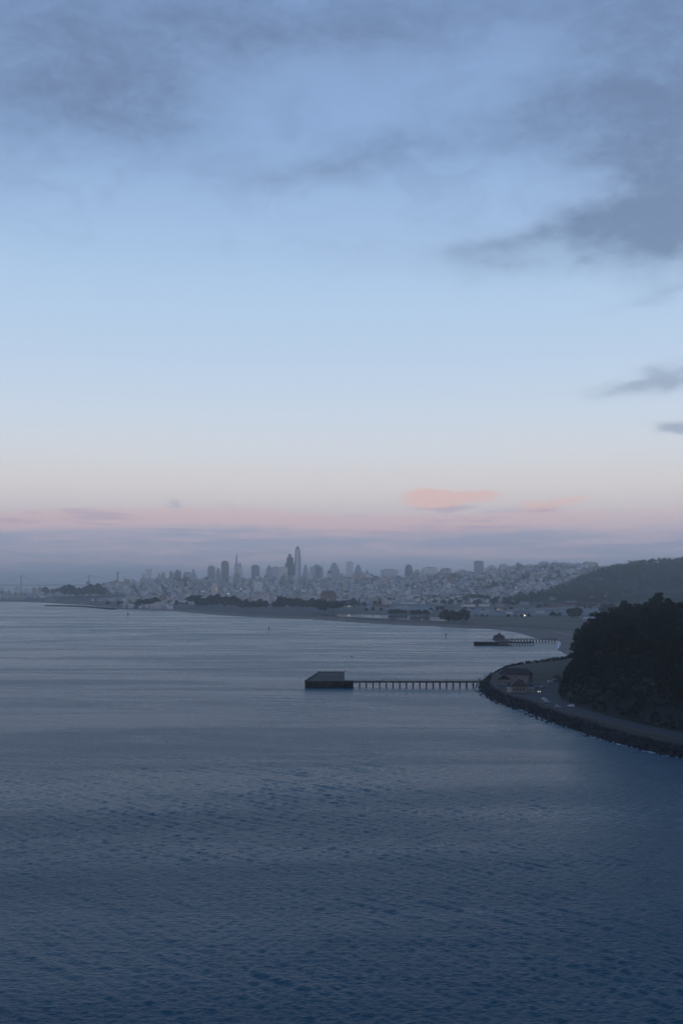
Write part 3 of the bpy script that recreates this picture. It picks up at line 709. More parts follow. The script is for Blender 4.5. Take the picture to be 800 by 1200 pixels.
# ------------------------------------------------------------------ cars
M_tyre = mat('tyre', (0.02, 0.02, 0.02), scale=5); M_rim = mat('wheel_rim', (0.35, 0.35, 0.36), rough=.4, metallic=.8, scale=5)
M_head = emit('headlight_lit', (1.0, 0.95, 0.85), 4.0); M_headoff = mat('headlight_off', (.45, .47, .5), rough=.15, scale=5); M_tail = mat('tail_lamp', (.25, .02, .02), rough=.2, scale=5)
def make_car(px, py, rz, col, label, lit=False, van=False):
    x, y, _ = atz(px, py, 4.55)
    c = empty('parked_car', label, 'car', (x, y, 4.54), rz)
    paint = mat('paint_%d_%d' % (int(col[0] * 100), int(col[2] * 100)), col, rough=.3, var=.04, scale=3, spec=.6)
    k = 1.25 if van else 1.0; Wd = 1.78 * (1.05 if van else 1)
    low = [(-2.2, .3), (-2.22, .62), (-2.1, .84), (-1.75, .93), (.95, .98), (1.55, .9), (2.1, .74), (2.22, .55), (2.2, .3)]
    up = [(-2.0, .94), (-1.65, 1.42 * k), (-1.2, 1.5 * k), (.25, 1.48 * k), (.62, 1.38 * k), (1.3, .95)] if not van else [(-2.12, .92), (-2.0, 1.8), (-1.8, 1.9), (.7, 1.88), (1.0, 1.74), (1.65, .93)]
    def ext(prof, w0, w1f):
        mb = MB(); n = len(prof); zmin = min(p[1] for p in prof); zmax = max(p[1] for p in prof)
        vs = []
        for s in (-1, 1):
            for (a, z) in prof:
                w_ = w0 - (w0 - w1f) * (z - zmin) / (zmax - zmin); vs.append((a, s * w_, z))
        mb.add(vs, [tuple(range(n)), tuple(reversed(range(n, 2 * n)))] + [(i, n + i, n + (i + 1) % n, (i + 1) % n) for i in range(n)]); return mb
    bd = ext(low, Wd / 2, Wd / 2 - .06)
    roof = [(a * .99, z) for a, z in up]; bd2 = ext(roof, Wd / 2 - .08, Wd / 2 - .26); bd.add(bd2.v, bd2.f)
    bd.build('body', paint, c, bevel=.05)
    gl = MB(); zt = (1.42 * k if not van else 1.72); zb = 1.02
    for s in (-1, 1):
        yb = Wd / 2 - .085; yt = Wd / 2 - .23
        gl.add([(-1.5, s * (yb + .01), zb), (.85, s * (yb + .01), zb), (.35, s * (yt + .02), zt - .06), (-1.3, s * (yt + .02), zt - .06)], [(0, 1, 2, 3) if s < 0 else (3, 2, 1, 0)])
    gl.build('side_glass', glass(), c)
    gl = MB(); e = .02; (a0, z0), (a1, z1) = up[-1], up[-2]; w0 = Wd / 2 - .2
    gl.add([(a0 * .96, -w0, z0 + .1), (a0 * .96, w0, z0 + .1), (a1 + .06, w0 - .1, z1), (a1 + .06, -w0 + .1, z1)], [(0, 1, 2, 3)]); gl.build('windscreen', glass(), c)
    for sx in (-1.35, 1.38):
        for s in (-1, 1):
            t_ = MB(); t_.tube([(sx, s * (Wd / 2 - .2), .33), (sx, s * (Wd / 2 + .01), .33)], .33, 14); t = t_.build('wheel', M_tyre, c)
            t_ = MB(); t_.tube([(sx, s * (Wd / 2 + .011), .33), (sx, s * (Wd / 2 + .03), .33)], .2, 10); t_.build('rim', M_rim, t)
    for s in (-.62, .62):
        q = MB(); q.box(2.12, 2.26, s - .2, s + .2, .58, .76); q.build('headlight', M_head if lit else M_headoff, c)
        q = MB(); q.box(-2.25, -2.12, s - .17, s + .17, .62, .82); q.build('tail_light', M_tail, c)
    return c
make_car(631.2, 811.5, R(-100), (.05, .05, .06), 'dark car with both headlights lit, facing the water in the car park', lit=True)
make_car(627.5, 806.8, R(75), (.02, .022, .028), 'black car parked just behind and left of the car with lit headlights')
make_car(636.0, 806.5, R(35), (.20, .21, .23), 'silver car parked diagonally behind the car with lit headlights')
make_car(644.5, 800.5, R(10), (.30, .31, .33), 'pale grey van beside the shed at the inner end of the car park', van=True)
make_car(649.5, 798.8, R(20), (.08, .085, .10), 'slate grey car tucked between the van and the shed')
make_car(637.0, 820.5, R(-65), (.28, .32, .36), 'light blue-grey car, inner one of two parked together beside the sea wall')
make_car(639.8, 823.3, R(-65), (.22, .27, .31), 'blue-grey car, nearer one of two parked together beside the sea wall')
make_car(652.8, 829.6, R(-60), (.12, .14, .17), 'dark grey car parked alone at the sea wall side of the shore road')
make_car(668.8, 828.4, R(122), (.42, .46, .48), 'white car on the bluff side of the shore road')
make_car(622.5, 803.2, R(80), (.03, .03, .035), 'black car parked against the end wall of the long warehouse')

# ------------------------------------------------------------------ marks in the water
def marker(px, pyw, top, label, r=.45, head=True):
    x, y, _ = atz(px, pyw); H = zat(top, y); mb = MB()
    mb.tube([(0, 0, -2), (0, 0, H)], [r, r * .7], 8)
    p = mb.build('channel_marker', M_dk, loc=(x, y, 0)); 
    tag(p, label, 'marker')
    if head: q = MB(); q.lathe([(r * 1.2, H * .62), (r * 2.4, H * .68), (r * 2.0, H * .95), (r * .9, H)], 10); q.build('day_mark', M_dk, p)
marker(150, 723, 718.3, 'dark channel marker standing off the marina at the left of the bay', .8)
marker(315, 740, 734.6, 'thin dark post in the water off the beach, left of the rotunda', .5)
marker(522, 747.5, 742.5, 'thin dark post in the water nearest the far pier', .5)
x, y, _ = atz(412, 770)
mb = MB(); mb.lathe([(.1, -.6), (.75, -.3), (.85, .15), (.5, .6), (.22, 1.2), (.2, 1.7)], 12)
tag(mb.build('mooring_buoy', M_dk, loc=(x, y, 0)), 'tiny dark mooring buoy floating behind the wharf platform', 'buoy')
# breakwater at the marina
bw = [atz(54, 710.2), atz(80, 710.6), atz(104, 711.6), atz(118, 713), atz(134, 714.6)]
C_ = []; 
for p, nr in along([(q[0], q[1]) for q in bw], 2.2):
    for _ in range(4): q = p + nr * random.uniform(-6, 6); C_.append((q[0], q[1], random.uniform(.4, 2.2)))
o = rock_cloud('breakwater', C_, rng.uniform(2, 3.6, len(C_)), M_rock, 'low dark rock breakwater in front of the marina at the left', 'breakwater', kind=None)
del_k = o.pop('kind') if 'kind' in o else None

# ------------------------------------------------------------------ the city
tmat = tint_mat('city_paint')
PAL = np.array([(.62, .60, .57), (.55, .52, .48), (.50, .50, .52), (.66, .65, .64), (.42, .36, .31), (.34, .34, .37), (.56, .47, .40), (.70, .69, .67), (.30, .22, .19), (.47, .49, .50)]) * 0.95
ROOF = np.array([(.10, .10, .11), (.16, .15, .15), (.24, .23, .22), (.13, .08, .07), (.32, .32, .33)]) * 0.8
HB = np.array([(-.5, -.5, 0), (.5, -.5, 0), (.5, .5, 0), (-.5, .5, 0), (-.5, -.5, 1), (.5, -.5, 1), (.5, .5, 1), (-.5, .5, 1)])
HF = np.array([(4, 5, 6, 7), (0, 1, 5, 4), (1, 2, 6, 5), (2, 3, 7, 6), (3, 0, 4, 7)])
def boxes(C, S, A, base):
    N = len(C); B = HB[None] * S[:, None]; B[:, :4, 2] = -6
    c, s = np.cos(A)[:, None], np.sin(A)[:, None]
    V = np.stack([B[..., 0] * c - B[..., 1] * s, B[..., 0] * s + B[..., 1] * c, B[..., 2]], -1) + C[:, None]
    return V.reshape(-1, 3), (HF[None] + (np.arange(N) * 8)[:, None, None]).reshape(-1, 4)
ang = R(14); ca, sa = math.cos(ang), math.sin(ang)
U_, W__ = np.meshgrid(np.arange(-6000, 6000, 9.0), np.arange(2200, 8600, 26.0)); U_ = U_.ravel(); W__ = W__.ravel()
keep = (np.mod(U_, 130) > 17) & (np.mod(W__, 104) > 24)
U_, W__ = U_[keep], W__[keep]
U_ = U_ + rng.uniform(-1, 1, len(U_)); W__ = W__ + rng.uniform(-3, 3, len(U_))
hp = np.column_stack([U_ * ca - (W__ - 4500) * sa, U_ * sa + (W__ - 4500) * ca + 4500])
dS = sdist(hp, SHORE)
FORT = [(-1560, 4700), (-1020, 4550), (-930, 4750), (-1050, 5250), (-1560, 5300)]
GREEN = [(-1500, 4400), (-880, 3780), (-700, 3450), (-560, 3560), (-760, 4200), (-1100, 4600), (-1500, 4800)]
inview = (np.abs(hp[:, 0]) / hp[:, 1] < .34)
reg = (dS > 45) & inview & (hp[:, 1] > 3080) & (hp[:, 1] < 6900) & ~(sdist(hp, lyon) > -10) & ~(sdist(hp, FORT) > 0) & ~(sdist(hp, GREEN) > 0) & ~((hp[:, 1] < 3780) & (hp[:, 0] / hp[:, 1] > -.155))
reg &= rng.random(len(hp)) < (0.86 - .35 * vnoise(hp, 300, 21))
hp = hp[reg]; hz = terrain(hp)
# drop what no sight line reaches: behind a ridge
def visible(Pn, Zt):
    vis = np.ones(len(Pn), bool)
    for t in np.linspace(.45, .985, 26):
        q = Pn * t; zl = CAMZ + (Zt - CAMZ) * t; vis &= terrain(q) < zl + 2
    return vis
vis = visible(hp, hz + 12); hp, hz = hp[vis], hz[vis]
N = len(hp); print('houses', N)
hs = np.column_stack([rng.uniform(6.5, 8.8, N), rng.uniform(14, 21, N), rng.uniform(7.5, 13, N)])
big = (rng.random(N) < .055 + .07 * (hp[:, 1] > 5200) + .05 * (hz > 75)); hs[big] *= np.column_stack([rng.uniform(1.5, 3.2, big.sum()), rng.uniform(1, 1.6, big.sum()), rng.uniform(1.2, 2.5, big.sum())])
bigr = (rng.random(N) < .012) & (hp[:, 1] > 5400); hs[bigr, 2] = rng.uniform(30, 52, bigr.sum()); hs[bigr, 0] = rng.uniform(16, 26, bigr.sum())
ha = np.full(N, ang) + np.where(rng.random(N) < .12, math.pi / 2, 0)
size_px = np.sqrt(hs[:, 0] * hs[:, 2]) / hp[:, 1]
order = np.argsort(-size_px)
near_first = [i for i in order if abs(hp[i, 0] / hp[i, 1]) < .315][:290]
ind = np.zeros(N, bool); ind[near_first] = True
st = ~ind; V, Fc = boxes(np.column_stack([hp[st], hz[st]]), hs[st], ha[st], 0)
n5 = st.sum(); tint = np.zeros((n5, 5, 3)); wl = PAL[rng.integers(0, len(PAL), n5)] * rng.uniform(.55, 1.15, (n5, 1)); tint[:, 1:] = wl[:, None]; tint[:, 0] = ROOF[rng.integers(0, 5, n5)]
tag(np_mesh('distant_houses', V, Fc, tmat, tint=tint.reshape(-1, 3)), 'mass of small pale houses covering the city hills', 'houses', kind='stuff')
# individual houses: eight kinds
def house_mesh(k):
    mb = MB(); cols = []
    wc = PAL[k % len(PAL)]; rc = ROOF[k % 5]
    mb.box(-.5, .5, -.5, .5, -.5, .82 if k % 2 else 1.0); cols += [wc, rc] + [wc] * 4
    if k % 2: n0 = len(mb.f); mb.gable(-.5, .5, -.5, .5, .82, 1.08, .02, 'y'); cols += [rc] * 3 + [wc] * 2
    else: mb.box(-.2, .1, .0, .25, 1.0, 1.12); cols += [rc] * 6; mb.box(-.36, .02, -.56, -.5, .25, .8); cols += [wc] * 6
    me = bpy.data.meshes.new('house'); me.from_pydata(mb.v, [], mb.f); me.materials.append(tmat)
    a = me.attributes.new('tint', 'FLOAT_COLOR', 'FACE'); t = np.ones((len(me.polygons), 4), np.float32); t[:, :3] = np.array(cols)[:len(me.polygons)]
    a.data.foreach_set('color', t.ravel()); me.update(); return me
HM = [house_mesh(k) for k in range(10)]
CN = ['off-white', 'beige', 'pale grey', 'white', 'tan', 'slate grey', 'sand-coloured', 'bright white', 'brown', 'cool grey']
def zone_of(px, y, z):
    if px < 110: a = 'behind the marina at the far left'
    elif px < 195: a = 'around the round dark shore trees'
    elif px < 300: a = 'below the pyramid-shaped tower'
    elif px < 372: a = 'below the two tallest towers'
    elif px < 440: a = 'around the domed rotunda'
    elif px < 560: a = 'behind the lagoon'
    else: a = 'next to the wooded hill'
    return a
for i in near_first:
    k = int(rng.integers(0, 10)); o = bpy.data.objects.new('apartment_block' if hs[i, 2] > 20 else 'house', HM[k]); COL.objects.link(o)
    o.location = (hp[i, 0], hp[i, 1], hz[i]); o.scale = tuple(hs[i]); o.rotation_euler = (0, 0, ha[i])
    px = 400 + F * hp[i, 0] / hp[i, 1]
    kindw = ('block' if hs[i, 2] > 28 else 'apartment block') if hs[i, 2] > 17 else ('gabled house' if k % 2 else 'flat-roofed house')
    up = 'high on the ridge ' if hz[i] > 60 else ('mid slope ' if hz[i] > 18 else 'low by the shore ')
    lab = CN[k] + ' ' + kindw + ' ' + up + zone_of(px, hp[i, 1], hz[i])
    lab = lab.replace('around the round dark shore trees', 'around the round shore trees')
    tag(o, lab, 'building', group=lab)
# street trees as dark specks between the houses
tp = hp[rng.random(N) < .10] + rng.normal(0, 12, (1, 2)); tp = tp + rng.normal(0, 9, tp.shape)
keep = vnoise(tp, 170, 31) > .35; tp = tp[keep]; tzv = terrain(tp)
V, Fc = leaf_quads(np.column_stack([tp, tzv + 6]), rng.uniform(4, 9, len(tp)), 16, 2.6, (1, 1, .8), .2)
tag(np_mesh('street_trees', V, Fc, M_leafF), 'dark street and garden trees scattered among the distant houses', 'trees', kind='stuff')

# wooded hills of the park
def wood(name, n, cond, label, rlo=5, rhi=9, hgt=9, q=18, sz=2.4):
    c = np.column_stack([rng.uniform(-1600, 2300, n), rng.uniform(2350, 5600, n)]); c = c[np.abs(c[:, 0]) / c[:, 1] < .345]
    z = terrain(c); k = cond(c, z); c, z = c[k], z[k]; v = visible(c, z + 14); c, z = c[v], z[v]
    rr = rng.uniform(rlo, rhi, len(c)) * (.7 + .6 * vnoise(c, 140, 3)); print(name, len(c))
    V, Fc = leaf_quads(np.column_stack([c, z + hgt * rng.uniform(.3, 1.7, len(c))]), rr, q, sz, (1, 1, .9), .25)
    tag(np_mesh(name, V, Fc, M_leafF), label, 'wood', kind='stuff')
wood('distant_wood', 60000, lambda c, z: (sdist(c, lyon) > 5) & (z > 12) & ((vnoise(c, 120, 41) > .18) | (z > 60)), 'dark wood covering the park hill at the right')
def mound(px, py, D, rx, ry, n, label, h=13, nm='tree_grove', r=(5, 9)):
    """a grove whose trees stand apart from the houses round it"""
    x0 = xat(px, D); c = np.column_stack([x0 + rng.normal(0, 1, n) * rx, D + rng.normal(0, 1, n) * ry]); z = terrain(c)
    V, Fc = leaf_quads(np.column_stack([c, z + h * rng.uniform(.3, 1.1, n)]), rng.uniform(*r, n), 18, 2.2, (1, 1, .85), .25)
    tag(np_mesh(nm, V, Fc, M_leafF), label, 'trees', kind='stuff')
mound(140, 676, 6640, 130, 120, 160, 'trees on the hill crowned by the slim round tower', 12)
mound(208, 674, 5700, 55, 60, 60, 'trees on the small peak left of the skyline', 18)
mound(525, 694, 4300, 70, 60, 150, 'dark grove on the slope right of the lagoon', 13)
mound(500, 692, 4400, 40, 30, 70, 'small dark grove on the slope above the lagoon', 12)
mound(570, 686, 4550, 60, 50, 110, 'grove below the square tower on the ridge', 13)
mound(506, 664, 5250, 60, 50, 50, 'trees topping the rounded rise of the ridge', 26)

# ------------------------------------------------------------------ skyline
def tower(name, label, px, wpx, top, D, style, wall, win=None, depth=None, cat='tower', fl=3.8):
    x = xat(px, D); zt = zat(top, D); g = tz(x, D) - 4; W = wpx / F * D; dp = depth or W * .9
    t = empty(name, label, cat, (x, D, g)); H = zt - g
    wall = tuple(min(.75, c * (2.3 if c_ else 2.1)) for c, c_ in zip(wall, [wall[0] < .17] * 3)); win = win or tuple(c * .7 for c in wall)
    m = facade_mat('facade_%d_%d_%d' % (int(wall[0] * 1000), int(wall[2] * 1000), int(fl * 10)), wall, win, fl, fl)
    roof = mat('tower_roof', (.26, .27, .29), scale=.1)
    hw, hd = W / 2, dp / 2
    if style == 'box':
        MB().box(-hw, hw, -hd, hd, 0, H - 3).build('shaft', m, t); MB().box(-hw * .6, hw * .55, -hd * .6, hd * .6, H - 2.99, H).build('roof_plant', roof, t)
    elif style == 'stepped':
        MB().box(-hw, hw, -hd, hd, 0, H * .72).build('shaft', m, t); MB().box(-hw * .68, hw * .72, -hd * .7, hd * .7, H * .72 + .01, H * .9).build('upper_storeys', m, t)
        MB().box(-hw * .35, hw * .3, -hd * .4, hd * .4, H * .9 + .02, H).build('crown', roof, t)
    elif style == 'spire':
        MB().box(-hw, hw, -hd, hd, 0, H * .74).build('shaft', m, t); MB().lathe([(hw * .8, H * .74 + .01), (hw * .5, H * .8), (hw * .12, H * .88), (.5, H)], 8).build('spire', roof, t)
    elif style == 'round':
        pr = [(-hw, 0), (hw, 0), (hw, H * .86), (hw * .86, H * .94), (hw * .5, H * .99), (-hw * .5, H * .99), (-hw * .86, H * .94), (-hw, H * .86)]
        mb = MB(); n = len(pr); mb.add([(a, -hd, z) for a, z in pr] + [(a, hd, z) for a, z in pr], [tuple(range(n)), tuple(reversed(range(n, 2 * n)))] + [(i, n + i, n + (i + 1) % n, (i + 1) % n) for i in range(n)]); mb.build('shaft', m, t)
        MB().box(-hw * .3, hw * .3, -hd * .3, hd * .3, H * .99 + .01, H).build('roof_plant', roof, t)
    elif style == 'pyramid':
        MB().box(-hw, hw, -hw, hw, 0, H * .80, hw * .80, hw * .80).build('shaft', m, t)
        MB().box(-hw * .2, hw * .2, -hw * .2, hw * .2, H * .80 + .01, H, hw * .19, hw * .19).build('spire', roof, t)
        for s in (-1, 1): MB().box(*sorted((s * hw * .56, s * hw * .24)), -hw * .14, hw * .14, H * .36, H * .70, hw * .05, hw * .04).build('wing', m, t)
    elif style == 'bullet':
        prof = [(hw, 0), (hw, H * .55), (hw * .96, H * .72), (hw * .86, H * .85), (hw * .68, H * .94), (hw * .45, H * .985), (hw * .2, H)]
        mb = MB(); k = 24; base = [(math.copysign(abs(math.cos(a)) ** .55, math.cos(a)), math.copysign(abs(math.sin(a)) ** .55, math.sin(a))) for a in [2 * math.pi * j / k for j in range(k)]]
        vs = [(r * bx_, r * by_, z) for r, z in prof for bx_, by_ in base]
        mb.add(vs, [(i * k + j, i * k + (j + 1) % k, (i + 1) * k + (j + 1) % k, (i + 1) * k + j) for i in range(len(prof) - 1) for j in range(k)] + [tuple(range((len(prof) - 1) * k, len(prof) * k))])
        mb.build('shaft', m, t)
        mc = mat('bright_cladding', (.62, .63, .66), rough=.4, var=.1, scale=.05)
        mb = MB(); mb.box(-hw * .42, hw * .42, -hw * 1.04, -hw * .9, H * .10, H * .93); mb.build('centre_panel', mc, t)
    elif style == 'notch':
        MB().box(-hw, hw * .25, -hd, hd, 0, H * .78).build('lower_wing', m, t); MB().box(-hw * .1, hw * .8, -hd * 1.05, hd * 1.05, 0, H * .97).build('shaft', m, t)
        MB().box(-hw * .1 - 1, hw, -hd * 1.15, hd * 1.15, H * .97 + .01, H).build('roof_slab', roof, t)
    elif style == 'dome':
        MB().box(-hw, hw, -hd, hd, 0, H * .7).build('shaft', m, t); MB().lathe([(hw * .95, H * .7 + .01), (hw * .9, H * .85), (hw * .65, H * .95), (hw * .2, H)], 14).build('crown', roof, t)
    return t
G = (.25, .26, .29); Dk = (.085, .09, .105); Lt = (.50, .50, .52); Br = (.22, .19, .18)
T = [
 ('office_tower', 'pale slab tower with an overhanging roof standing alone left of the skyline', 172.5, 11, 667.5, 6000, 'notch', (.36, .37, .40)),
 ('office_tower', 'narrow pale block left of the two-step building, low in the skyline', 187, 3.5, 671.5, 6200, 'stepped', G),
 ('apartment_tower', 'dark stepped building crowning the wooded peak left of the skyline', 208.5, 7, 667.5, 5750, 'stepped', Dk),
 ('apartment_tower', 'slender small block just right of the wooded peak', 227, 4.6, 667, 6000, 'stepped', G),
 ('apartment_tower', 'low square block between the wooded peak and the first broad tower', 221, 5, 670.5, 5950, 'box', G),
 ('office_tower', 'broad mid-height tower, leftmost of the main skyline group', 248, 8, 662.8, 6400, 'round', (.16, .155, .17)),
 ('office_tower', 'short grey tower between the broad tower and the round-topped tower', 256, 6, 665.5, 6500, 'stepped', G),
 ('office_tower', 'dark brownish tower with a rounded top left of the pyramid', 264, 8.4, 657, 6300, 'round', (.13, .11, .115)),
 ('pyramid_tower', 'tall slender pyramid-shaped tower with a needle spire', 277.3, 9.5, 647.5, 6700, 'pyramid', (.26, .26, .28)),
 ('office_tower', 'pale tower tucked right behind the pyramid tower', 281.5, 6.5, 660, 7000, 'stepped', (.38, .38, .4)),
 ('office_tower', 'squat dark cylinder-topped tower between the pyramid and the two tallest towers', 299.5, 9, 661.8, 6300, 'round', (.12, .125, .145)),
 ('office_tower', 'grey tower with a thin spire midway between pyramid and tallest towers', 315.5, 7, 659, 6600, 'spire', (.2, .21, .24)),
 ('office_tower', 'hazy low tower behind the pale block left of the tallest pair', 323, 8, 664, 7000, 'box', (.26, .27, .30)),
 ('office_tower', 'pale broad block directly left of the dark tallest slab', 332, 9.5, 664.2, 6100, 'box', (.46, .47, .5)),
 ('office_tower', 'dark massive slab tower, second tallest, left of the rounded tallest tower', 339.7, 11, 649.2, 6700, 'stepped', (.045, .047, .058)),
 ('office_tower', 'tallest tower, bullet-shaped with a bright centre panel', 348.7, 7.6, 640, 7500, 'bullet', (.13, .135, .155)),
 ('office_tower', 'hazy block just right of the tallest tower', 358, 8, 662, 7000, 'stepped', (.28, .28, .31)),
 ('office_tower', 'wide dark domed tower right of the tallest tower', 371, 11, 661.5, 6600, 'dome', (.15, .155, .18)),
 ('office_tower', 'small spired tower behind the wide domed tower', 377, 4, 658.6, 6900, 'spire', G),
 ('office_tower', 'low wide hazy tower left of the small central spire', 366, 6, 664, 6500, 'box', G),
 ('hotel_tower', 'broad grey hotel block with a pointed roof lantern', 391.5, 13, 659.6, 6500, 'stepped', (.2, .2, .23)),
 ('apartment_tower', 'bright slim slab tower right of the hotel block', 409.5, 8.4, 658.3, 6200, 'box', (.40, .41, .43)),
 ('apartment_tower', 'stepped grey tower adjoining the bright slim slab', 419.5, 8.5, 661.8, 6250, 'stepped', (.2, .2, .235)),
 ('apartment_tower', 'faint low tower with a thin mast right of the stepped grey tower', 430, 7, 665, 6700, 'spire', (.32, .32, .35)),
 ('apartment_block', 'long low pale block on the ridge left of the dark round-topped building', 456, 20, 667, 5800, 'box', (.3, .3, .32)),
 ('apartment_tower', 'dark round-topped building on the ridge', 478.5, 9, 661.3, 5600, 'dome', (.10, .10, .12)),
 ('apartment_block', 'small square block between dark domed building and rounded rise', 488, 6, 667.5, 5500, 'box', G),
 ('apartment_block', 'large pale block in front of the rounded rise on the ridge', 503, 17, 664.5, 5150, 'box', (.36, .37, .38)),
 ('apartment_block', 'left end block stepping down from the rounded rise', 495, 7, 668, 5050, 'stepped', (.3, .3, .32)),
 ('apartment_block', 'low long block right of the rounded rise', 522, 12, 665.5, 5200, 'box', (.26, .27, .3)),
 ('apartment_block', 'low block between the rounded rise and the square ridge tower', 541, 13, 667.5, 5200, 'stepped', (.28, .28, .3)),
 ('apartment_tower', 'square tower standing highest on the right-hand ridge', 560.3, 10.5, 657, 5200, 'box', (.19, .2, .235)),
 ('apartment_block', 'pale block adjoining the square ridge tower on its right', 575, 15, 662.8, 5250, 'stepped', (.33, .33, .34)),
 ('apartment_tower', 'dark-topped cubic block at the right end of the ridge group', 589, 9, 661, 5200, 'round', (.26, .26, .28)),
 ('apartment_block', 'pale pair of blocks on the ridge left of the wooded hill', 649, 10, 658, 4950, 'stepped', (.33, .33, .36)),
 ('apartment_block', 'low white block near the top edge of the wooded hill', 676, 9, 659.5, 4800, 'box', (.4, .4, .4)),
 ('apartment_block', 'beige block midway along the ridge above the park', 626, 9, 665, 4950, 'box', (.28, .27, .27)),
 ('apartment_block', 'pale block facing the bay low beside the pyramid tower base', 303, 10, 681, 5500, 'box', (.42, .42, .43)),
 ('church', 'tan twin-gabled block standing on the slope left of the pyramid tower', 252, 7, 681, 5200, 'stepped', (.34, .27, .22)),
]
for a in T: tower(*a)
# round tower on the hill
xt, dt = xat(141, 6700), 6640; gz = tz(xt, dt); zt = zat(669.6, dt)
t = empty('monument_tower', 'slim fluted round tower on the wooded hill at the left', 'tower', (xt, dt, gz - 1)); Hh = zt - gz + 1
MB().lathe([(6.2, 0), (5.4, 3), (5.0, Hh * .8), (5.6, Hh * .82), (5.6, Hh * .9)], 16).build('shaft', mat('tower_stone', (.3, .3, .31), scale=.1), t)
MB().lathe([(4.6, Hh * .9 + .01), (4.4, Hh)], 16).build('crown', mat('tower_stone2', (.2, .2, .21), scale=.1), t)
# domed rotunda
D = 3350; x = xat(384.5, D); t = empty('rotunda', 'brown domed rotunda with columns rising behind the lagoon trees', 'rotunda', (x, D, 3)); Hh = zat(691.8, D) - 3
M_rot = mat('rotunda_stone', (.22, .15, .12), var=.2, scale=.08); M_dome = mat('rotunda_dome', (.17, .115, .095), var=.2, scale=.08)
r0 = 26
MB().lathe([(r0, 0), (r0, 2.5)], 8).build('plinth', M_rot, t)
for k in range(8):
    a = 2 * math.pi * (k + .5) / 8; q = MB()
    for s in (-.16, .16): q.lathe([(2.6, 2.51), (2.2, 4), (2.1, 24), (2.8, 25.5)], 10, (math.cos(a + s) * (r0 - 3), math.sin(a + s) * (r0 - 3), 0))
    q.build('column', M_rot, t)
MB().lathe([(r0 - .5, 25.51), (r0 + 1.5, 27), (r0 + 1, 30), (r0 - 1, 30.5), (r0 - 1.5, Hh * .80), (r0, Hh * .82)], 8).build('entablature', M_rot, t)
MB().lathe([(r0 - 4, Hh * .82 + .01), (r0 - 4.5, Hh * .87), (r0 - 8, Hh * .94), (r0 - 14, Hh * .985), (4, Hh)], 24).build('dome', M_dome, t)
for nm_, px, D_, wp, ht, c_, lb in (('exhibition_hall', 400, 3420, 30, 14, (.16, .13, .12), 'long low brown hall curving behind the domed rotunda'),):
    x = xat(px, D_); W = wp / F * D_; t = empty(nm_, lb, 'hall', (x, D_, 3))
    MB().box(-W / 2, W / 2, -12, 12, -1, ht).build('wall', mat('hall_wall', c_, scale=.1), t); MB().gable(-W / 2, W / 2, -12, 12, ht + .01, ht + 5, 1, 'x', 4).build('roof', mat('hall_roof', (.12, .10, .10), scale=.1), t)

